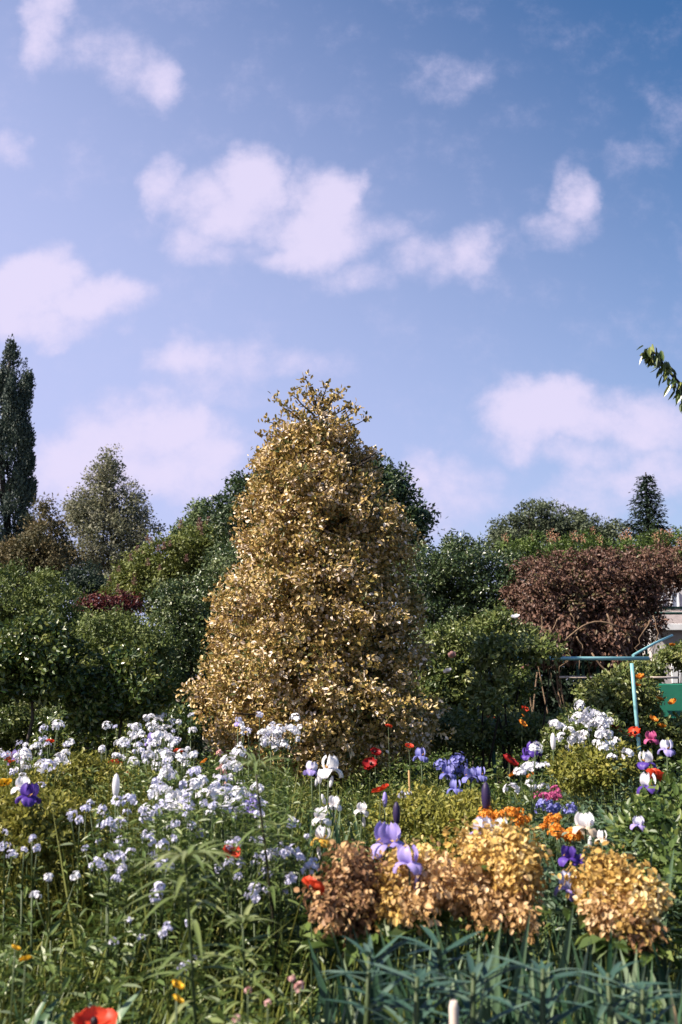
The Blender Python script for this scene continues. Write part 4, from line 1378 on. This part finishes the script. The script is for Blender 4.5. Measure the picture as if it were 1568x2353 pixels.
IR = {'white': iris_flower('iris_white', 'iris_white'), 'lilac': iris_flower('iris_lilac', 'iris_lilac'), 'violet': iris_flower('iris_violet', 'iris_violet'),
      'cream': iris_flower('iris_white', 'iris_cream'), 'gold': iris_flower('iris_white', 'iris_gold'), 'bicolour': iris_flower('iris_white', 'iris_violet'), 'blue': iris_flower('blue', 'blue'),
      'pink': iris_flower('magenta', 'magenta'), 'lavender': iris_flower('lilac_white', 'iris_lilac')}
BUDM = {c: MB().ball((0, 0, .03), (.011, .011, .034), 8, 6).mesh('bud', M[c]) for c in ('iris_white', 'iris_bud', 'iris_lilac')}
STEMS = {}


def child(root, name, me, loc=(0, 0, 0), rot=(0, 0, 0), sc=1.0):
    o = bpy.data.objects.new(name, me)
    COL.objects.link(o)
    o.parent = root
    o.location = Vector([float(v) for v in loc])
    o.rotation_euler = rot
    o.scale = (sc, sc, sc)
    return o


def stem_mesh(h, r, mat='stem', lean=.03):
    key = (round(h * 12), r, mat)
    if key not in STEMS:
        hh = round(h * 12) / 12
        w = random.uniform(-lean, lean)
        STEMS[key] = (MB().tube([(w, 0, -hh), (w * 1.2, .01, -hh * .6), (w * .5, .0, -hh * .25), (0, 0, 0)], [r * 1.4, r * 1.2, r, r * .8], 6).mesh('stem', M[mat]), hh)
    return STEMS[key][0]


def iris(x, y, D_, kind, label, buds=1, sc=1.0, leaves=True):
    c = P(x, y, D_)
    r = thing('iris', label, 'iris', (c[0], c[1], 0), 'bearded irises in flower')
    child(r, 'stem', stem_mesh(c[2], .006), (0, 0, c[2] - .01))
    rz = random.random() * 6
    for nm, me in IR[kind]:
        child(r, nm, me, (0, 0, c[2]), (random.uniform(-.15, .15), random.uniform(-.15, .15), rz), sc)
    bm = 'iris_bud' if kind in ('violet', 'lilac') else 'iris_white'
    for k in range(buds):
        child(r, 'bud', BUDM[bm], (random.uniform(-.035, .035), random.uniform(-.03, .03), c[2] - .10 - .09 * k), (random.uniform(-.4, .4), random.uniform(-.4, .4), 0))
    if leaves:
        child(r, 'leaves', random.choice(FANS), (random.uniform(-.06, .06), .05, 0), (0, 0, random.uniform(-.7, .7)), min(1.15, c[2] * 1.05))
    return r


for args in (
        (756, 1768, 5.9, 'white', 'large white iris in front of the dark holly trunk', 2, 1.35),
        (766, 1850, 6.0, 'white', 'small white iris below the large white one', 1, .9), (740, 1880, 5.7, 'white', 'ragged white iris low before the holly trunk', 1, 1.0),
        (741, 1927, 5.2, 'gold', 'white iris with golden falls below the holly trunk', 1, 1.0), (832, 1862, 6.2, 'white', 'half opened white iris right of the holly trunk', 1, .8),
        (716, 1770, 6.5, 'lavender', 'pale lavender iris left of the large white iris', 1, .9),
        (890, 1936, 4.4, 'lilac', 'big lilac purple iris with a dark bud above it', 1, 1.35), (932, 1846, 6.3, 'lavender', 'pale lilac iris above the yellow green spurge', 1, 1.15),
        (940, 1982, 3.85, 'lilac', 'lilac iris touching the top of the golden bush', 1, 1.0), (575, 1862, 5.2, 'lilac', 'small lilac iris among the white rocket', 1, .9), (579, 1840, 5.3, 'lilac', 'lilac iris bud stalk beside the tallest lily', 1, .6),
        (66, 1830, 5.0, 'violet', 'dark violet iris on a peach stem at the left edge', 0, 1.05), (52, 1810, 5.2, 'white', 'white iris just behind the dark violet one', 0, .9),
        (1484, 1752, 6.2, 'bicolour', 'white and violet iris above the orange poppy at the right', 0, 1.1), (1490, 1806, 5.9, 'bicolour', 'white and violet iris below the orange poppy at the right', 0, 1.2),
        (1345, 1900, 5.0, 'cream', 'cream iris with peach falls between the gold bushes', 1, 1.1), (1112, 1915, 4.2, 'lavender', 'whitish iris behind the top of the golden bush', 0, 1.05), (1152, 1905, 4.25, 'white', 'small white iris on top of the golden bush', 0, .75),
        (1030, 1778, 7.5, 'blue', 'blue iris at the left end of the shaded blue iris row', 0, 1.1), (1080, 1785, 7.3, 'blue', 'blue iris in the middle of the shaded blue iris row', 0, 1.1), (1104, 1782, 7.3, 'blue', 'blue iris at the right end of the shaded blue iris row', 0, 1.0),
        (1046, 1812, 6.9, 'blue', 'lowest blue iris just above the spurge mound', 0, 1.0), (968, 1738, 8.0, 'blue', 'dim blue iris in the shade of the holly', 0, 1.1), (1226, 1725, 8.0, 'violet', 'dark blue violet iris beside the thin cane at the right', 0, 1.2), (1212, 1735, 8.2, 'violet', 'dark violet iris next to the dark red poppy', 0, 1.0),
        (1306, 1970, 4.3, 'violet', 'small deep violet iris above the gap between the bushes', 0, .75), (1330, 1980, 4.3, 'violet', 'tiny violet iris left of the round golden bush', 0, .5),
        (1497, 1698, 8.0, 'pink', 'magenta iris at the foot of the slanting turquoise post', 0, 1.0), (1533, 1722, 7.2, 'lavender', 'pale lilac iris at the right edge under the rose bush', 0, 1.1),
        (1385, 1928, 5.2, 'cream', 'dull cream iris right of the big cream one', 0, .7), (1310, 2040, 4.0, 'lavender', 'pale lavender iris between the two golden bushes', 0, 1.0),
        (352, 1702, 8.2, 'lilac', 'lilac iris in the middle of the white rocket drift', 0, 1.1), (548, 1660, 8.8, 'lavender', 'pale lilac iris before the lower left of the holly', 0, .8), (40, 1745, 8.0, 'lilac', 'lilac iris by the stem of the far left rose tree', 0, 1.2),
        (1468, 1895, 5.2, 'lavender', 'faded lavender iris on the grey green mound', 0, .7)):
    iris(*args[:6], args[6] * .87)


def bud(x, y, D_, mat, label, sc=1.5):
    c = P(x, y, D_)
    r = thing('iris_bud', label, 'iris bud', (c[0], c[1], 0), 'iris buds on bare stems')
    child(r, 'bud', BUDM[mat], (0, 0, c[2]), (0, 0, 0), sc)
    child(r, 'stem', stem_mesh(c[2], .006), (0, 0, c[2]))


for a_ in ((912, 1895, 4.7, 'iris_bud', 'dark purple iris bud over the big lilac iris', 1.6), (1118, 1862, 5.2, 'iris_bud', 'blackish iris bud beside the spurge mound', 2.2), (885, 1853, 6.0, 'iris_lilac', 'slim pale iris bud right of the holly trunk', 1.3),
           (735, 1800, 6.0, 'iris_white', 'white iris bud under the large white iris', 1.3), (1272, 1722, 7.2, 'iris_white', 'pale pointed iris bud before the white rose drift', 1.8), (266, 1830, 5.3, 'iris_white', 'white pointed bud left of the white drift', 1.8)):
    bud(*a_)


# poppies
def poppy_meshes(mat):
    a = MB()
    for i, (cu, L) in enumerate(((1.0, .05), (1.0, .05), (1.35, .046), (1.35, .046))):
        th = math.pi * i + (math.pi / 2 if i > 1 else 0) + random.uniform(-.2, .2)
        h = np.array([math.cos(th), math.sin(th), .05])
        a.petal(h * .004, h, (0, 0, 1), L, .088, cu, 6, 6, .10, .6, .2 + .2 * i, .045)
    b = MB().ball((0, 0, .012), (.009, .009, .012), 8, 5)
    return a.mesh('petals', M[mat]), b.mesh('centre', M['black_eye'])


PO = {c: poppy_meshes(c) for c in ('poppy', 'poppy_dark', 'orange', 'yellow')}
PLEAF = bl


def poppy(x, y, D_, c, label, sc=1.0, tilt=None):
    p = P(x, y, D_)
    nm = {'yellow': 'buttercup'}.get(c, 'poppy')
    r = thing(nm, label, nm, (p[0], p[1], 0), 'poppies scattered over the bed' if nm == 'poppy' else 'yellow buttercups')
    rot = tilt or (random.uniform(.3, .8), random.uniform(-.3, .3), 0)
    child(r, 'petals', PO[c][0], (0, 0, p[2] - .02), (rot[0], rot[1], random.random() * 6 if not tilt else .4), sc)
    child(r, 'centre', PO[c][1], (0, 0, p[2] - .02), rot, sc)
    child(r, 'stem', stem_mesh(p[2], .003), (0, 0, p[2] - .02))


for a_ in ((716, 2030, 3.8, 'poppy', 'bright red poppy left of the rust brown bush', 1.05), (531, 1948, 4.4, 'poppy', 'small red poppy beside the tallest lily stalk', .8), (876, 1810, 6.2, 'poppy', 'red poppy right of the holly trunk', 1.2),
           (218, 2343, 2.85, 'poppy', 'large red poppy cut by the bottom edge', 1.25, (.25, 0, 0)), (1505, 1778, 6.0, 'poppy', 'orange red poppy between the white and violet irises', 1.2), (1411, 1672, 9.2, 'poppy', 'orange red poppy right of the white rose drift', 1.5),
           (1458, 1681, 9.2, 'poppy', 'orange red poppy at the base of the turquoise post', 1.5), (1170, 1746, 7.6, 'poppy_dark', 'dark red poppy beside the violet irises', 1.5), (852, 1752, 8.5, 'poppy_dark', 'dim dark red poppy in the holly shade', 1.4),
           (862, 1725, 9.0, 'poppy_dark', 'upper dark red poppy under the holly boughs', 1.1), (940, 1711, 9.2, 'poppy', 'tiny red poppy under the right side of the holly', .9), (893, 1665, 9.3, 'poppy', 'tiny red poppy against the holly skirt', .7), (28, 1740, 8.0, 'poppy', 'red poppy at the left edge near the rose tree stem', 1.4),
           (265, 1753, 7.3, 'poppy', 'red poppy below the second rose tree', 1.1), (280, 1783, 6.6, 'poppy', 'orange red poppy above the spurge mound at the left', 1.2), (1480, 2075, 3.7, 'orange', 'orange poppy tucked behind the round golden bush', .4),
           (410, 1722, 7.8, 'poppy', 'small red poppy in the upper white drift', .8), (470, 1745, 7.2, 'orange', 'orange poppy in the right part of the white drift', .7), (1200, 1660, 10.5, 'orange', 'orange poppy under the rambling rose', 1.2), (115, 1700, 9.0, 'poppy', 'faint red poppy left of the second rose tree', .8),
           (1182, 1772, 7.0, 'orange', 'small orange poppy left of the white cottage flowers', .9), (1222, 1776, 7.0, 'orange', 'small orange poppy beside the white cottage flowers', .8), (10, 1795, 6.0, 'yellow', 'yellow buttercup at the left edge near the dark iris', 1.0),
           (407, 2250, 3.0, 'yellow', 'upper yellow buttercup under the lily stalk', .45), (408, 2282, 2.95, 'yellow', 'lower yellow buttercup under the lily stalk', .4), (60, 2190, 3.2, 'yellow', 'yellow buttercup low at the left edge', .4), (36, 2165, 3.3, 'yellow', 'small yellow buttercup at the left edge', .35)):
    poppy(*a_)


# clustered flower heads (rocket, wallflower, phlox)
def head_mesh(mat, n=34, R=.042, fl=.011):
    mb = MB()
    d = rand_dirs(n)
    d[:, 2] = np.abs(d[:, 2]) * 1.1 - .25
    d = unit(d)
    c = d * R * rng.uniform(.6, 1.2, n)[:, None] * np.array([rng.uniform(.75, 1.3), rng.uniform(.75, 1.3), rng.uniform(.65, 1.3)])
    ref = unit(rand_dirs(n))
    t1 = unit(np.cross(d, ref))
    t2 = np.cross(d, t1)
    for k in range(4):
        th = k * math.pi / 2
        a_ = t1 * math.cos(th) + t2 * math.sin(th) + d * .25
        mb.leaves(c, a_, d, fl * rng.uniform(.9, 1.25, n), fl * 1.05, np.clip(rng.normal(.55, .25, n), 0, 1), 'hex', .1)
    m = 30
    e = unit(np.repeat(d[:10], 3, 0) + rng.normal(0, .1, (30, 3)))
    return mb.mesh('flower_head', M[mat])


HEADS = {k: [head_mesh(k, *a_) for _ in range(6)] for k, a_ in {'white': (22, .030, .0125), 'lilac_white': (18, .029, .012), 'orange': (34, .04, .013), 'blue': (34, .036, .011), 'magenta': (24, .03, .011), 'pink': (14, .018, .010)}.items()}
RL = []
for _ in range(4):
    mb = MB()
    n = 30
    t = rng.uniform(.08, .93, n)
    th = rng.random(n) * 6.28
    p = np.stack([np.zeros(n), np.zeros(n), -1 + t], 1)
    mb.leaves(p, np.stack([np.cos(th), np.sin(th), rng.uniform(.2, .9, n)], 1), np.array([0, 0, 1.0]) + rand_dirs(n) * .4, (.12 - .07 * t) * rng.uniform(.8, 1.2, n), .025, np.clip(rng.normal(.5, .2, n), 0, 1), 'hex', droop=.25)
    RL.append(mb.mesh('leaves', M['herb']))
NUM = ['no', 'one', 'two', 'three', 'four', 'five', 'six']


def flower_plant(name, cat, spots, kinds, label, group, sc=1.0):
    """A branching plant; spots are the places of its flower heads."""
    pts = np.array(spots)
    c = pts.mean(0)
    top = pts[:, 2].max()
    r = thing(name, label, cat, (c[0], c[1], 0), group)
    sm = MB()
    zf = max(.2, pts[:, 2].min() - .16)
    sm.tube([(0, 0, -.05), (.01, .005, zf * .6), (0, 0, zf)], [.0055, .005, .0045], 5)
    for s_ in pts:
        q_ = s_ - np.array([c[0], c[1], 0])
        sm.tube([(0, 0, zf), (q_[0] * .6, q_[1] * .6, (zf + q_[2]) / 2), q_ - [0, 0, .01]], [.004, .003, .0025], 5)
    sm.build('stem', M['stem'], r)
    for s_ in pts:
        q_ = s_ - np.array([c[0], c[1], 0])
        child(r, 'flower_head', random.choice(HEADS[random.choice(kinds)]), q_, (random.uniform(-.4, .4), random.uniform(-.4, .4), random.random() * 6), sc * random.uniform(.7, 1.6) ** 1.1)
    lo = child(r, 'leaves', random.choice(RL), (0, 0, top - .05), (0, 0, random.random() * 6))
    lo.scale = (1, 1, max(.3, top - .05))
    return r


def zD(y, z=None):
    z = 1.22 - (y - 1650) * .0013 if z is None else z
    return (EYE - z) * F / max(30, (y - 1580))


GROUP_R = 'white rocket plants in flower'
# drifts: (x, y, spread x, spread y, plants, zone words, colours)
DRIFTS = [
    (350, 1668, 32, 14, 5, 'topping the drift by the second rose tree', ['white']),
    (325, 1700, 60, 18, 6, 'right of the second rose tree', ['white', 'white', 'lilac_white']),
    (300, 1725, 45, 14, 5, 'at the foot of the second rose tree', ['white', 'lilac_white']),
    (430, 1735, 45, 22, 5, 'in the drift touching the holly', ['white', 'lilac_white']),
    (345, 1740, 20, 10, 2, 'around the red poppies left of the drift', ['white']),
    (390, 1795, 45, 28, 6, 'in the middle of the white drift', ['white', 'lilac_white']),
    (480, 1815, 45, 25, 7, 'in the densest patch left of the lily', ['white', 'white', 'lilac_white']),
    (430, 1860, 55, 25, 6, 'at the lower drift edge', ['white', 'lilac_white']),
    (500, 1870, 40, 22, 4, 'just left of the dark lily stem', ['white', 'lilac_white']),
    (600, 1680, 36, 22, 6, 'tall in front of the lower holly boughs', ['white', 'lilac_white']),
    (640, 1700, 22, 18, 3, 'right of the lily crown before the holly', ['white']),
    (520, 1765, 25, 14, 3, 'with pinkish heads left of the lily crown', ['white', 'pink']),
    (310, 1870, 60, 35, 4, 'scattered left of the white drift', ['lilac_white']),
    (200, 1840, 60, 40, 4, 'scattered over the yellow green spurge', ['lilac_white']),
    (90, 1730, 45, 16, 6, 'beside the bare stem of the far left rose tree', ['white', 'lilac_white', 'lilac_white']),
    (30, 1735, 30, 16, 3, 'at the left edge below the shrubs', ['white', 'lilac_white']),
    (60, 1975, 40, 15, 2, 'low at the left edge in shade', ['lilac_white']),
    (215, 2000, 25, 25, 2, 'in the shaded left foreground', ['lilac_white']),
    (340, 1990, 60, 25, 4, 'behind the drooping lily stalk', ['lilac_white']),
    (620, 1985, 45, 35, 7, 'right of the tall lily stem in half shade', ['lilac_white']),
    (560, 1960, 35, 25, 4, 'around the small red poppy', ['lilac_white']),
    (80, 2050, 20, 12, 1, 'low near the left edge above the buttercups', ['white']),
    (325, 2115, 18, 20, 2, 'lowest in the dark left foreground', ['lilac_white']),
    (395, 2215, 12, 10, 1, 'near the base of the drooping lily', ['lilac_white']),
    (1235, 1785, 16, 20, 3, 'left of the silvery leaves at the right', ['white']),
    (1390, 1720, 26, 14, 3, 'just under the white rose drift at the right', ['white']),
]
for (x, y, sx, sy, npl, zone, kinds) in DRIFTS:
    for k in range(int(npl * 1.3 + .5)):
        cx2, cy2 = x + rng.normal(0, sx * .8), y + rng.normal(0, sy * .8)
        cy2 = max(cy2, 1640)
        Dd = min(9.6, zD(cy2)) if 'holly boughs' not in zone and 'before the holly' not in zone else 7.6
        Dd = min(Dd, 8.0) if x > 1200 else Dd
        nh = int(rng.integers(1, 5))
        spots = []
        for _ in range(nh):
            s_ = P(cx2 + rng.normal(0, 26 * 6 / Dd), cy2 + rng.normal(0, 24 * 6 / Dd), Dd + rng.normal(0, .1))
            spots.append(s_)
        look = 'white' if kinds[0] == 'white' else 'lilac tinged'
        flower_plant('rocket_plant', 'rocket', spots, kinds, f'{look} rocket with {NUM[nh]} heads {zone}', GROUP_R, .80 if Dd > 5 else .62)

# white shrub rose drift on the right
spots = [(1333, 1622), (1325, 1650), (1340, 1655), (1355, 1640), (1370, 1645), (1385, 1650), (1378, 1660), (1360, 1660), (1350, 1652), (1395, 1660), (1365, 1672), (1390, 1672), (1275, 1665), (1288, 1672), (1310, 1680),
         (1290, 1695), (1316, 1700), (1330, 1695), (1345, 1690), (1335, 1712), (1318, 1715), (1380, 1685), (1400, 1690)]
wb = shrub('white_rose_bush', 'rose bush covered in white clusters left of the turquoise post', 'rose bush',
           [ell(1350, 1690, 9.4, 70, 50, .4), ell(1300, 1710, 9.4, 50, 40, .4), ell(1390, 1710, 9.4, 40, 45, .35)], 'rose_leaf', 240, 40, .1, .045, stems=10, shape='hex')
Bw = np.array(wb.location)
for (x, y) in spots:
    child(wb, 'flower_head', random.choice(HEADS['white']), P(x, y, 8.95 + rng.normal(0, .08)) - Bw, (random.uniform(0, .6), random.uniform(-.5, .1), random.random() * 6), random.uniform(1.2, 1.75))

for (x, y, sx, sy, npl, zone, kind, nm, cat, lab, grp, sc, dd) in (
        (1262, 1895, 14, 10, 4, 'left of the cream iris', 'orange', 'wallflower', 'wallflower', 'bright orange wallflower', 'orange wallflowers', .62, 5.2),
        (1300, 1918, 18, 10, 4, 'just below the cream iris', 'orange', 'wallflower', 'wallflower', 'deep orange wallflower', 'orange wallflowers', .65, 5.0),
        (1190, 1880, 14, 14, 2, 'right of the spurge mound', 'orange', 'wallflower', 'wallflower', 'small orange wallflower', 'orange wallflowers', .7, 5.4),
        (1130, 1885, 14, 10, 2, 'above the golden bush top', 'orange', 'wallflower', 'wallflower', 'small orange wallflower', 'orange wallflowers', .6, 5.2),
        (1262, 1862, 24, 8, 3, 'above the orange wallflowers', 'blue', 'bellflower', 'bellflower', 'violet blue bellflower', 'blue bellflowers', .7, 5.8),
        (1260, 1832, 22, 6, 3, 'near the thin stems at the right', 'magenta', 'pink_cottage_flower', 'flower', 'pink cottage flower', 'small pink flowers', .7, 6.2),
        (1035, 1760, 24, 10, 2, 'in the shaded row right of the holly', 'blue', 'bellflower', 'bellflower', 'dim blue bellflower', 'blue bellflowers', 1.0, 7.6),
        (660, 2255, 6, 6, 1, 'left of the grey rosettes', 'pink', 'pink_clover', 'clover', 'pale pink clover', 'pink clover heads near the path', .55, 3.0),
        (692, 2278, 5, 5, 1, 'right of the pale clover pair', 'pink', 'pink_clover', 'clover', 'pale pink clover', 'pink clover heads near the path', .5, 2.95),
        (612, 2310, 6, 6, 1, 'low at the bottom edge', 'pink', 'pink_clover', 'clover', 'pale pink clover', 'pink clover heads near the path', .5, 2.9),
        (572, 2275, 5, 5, 1, 'above the bottom edge by the grasses', 'pink', 'pink_clover', 'clover', 'pale pink clover', 'pink clover heads near the path', .6, 2.95),
        (545, 2345, 5, 5, 1, 'cut by the bottom edge', 'pink', 'pink_clover', 'clover', 'pale pink clover', 'pink clover heads near the path', .55, 2.85)):
    for k in range(npl):
        nh = 1 if nm == 'pink_clover' else int(rng.integers(2, 5))
        sp = [P(x + rng.normal(0, sx * .8), y + rng.normal(0, sy * .8), dd + rng.normal(0, .05)) for _ in range(nh)]
        flower_plant(nm, cat, sp, [kind], f'{lab} {zone}' if nh == 1 else f'{lab} with {NUM[nh]} heads {zone}', grp, sc)
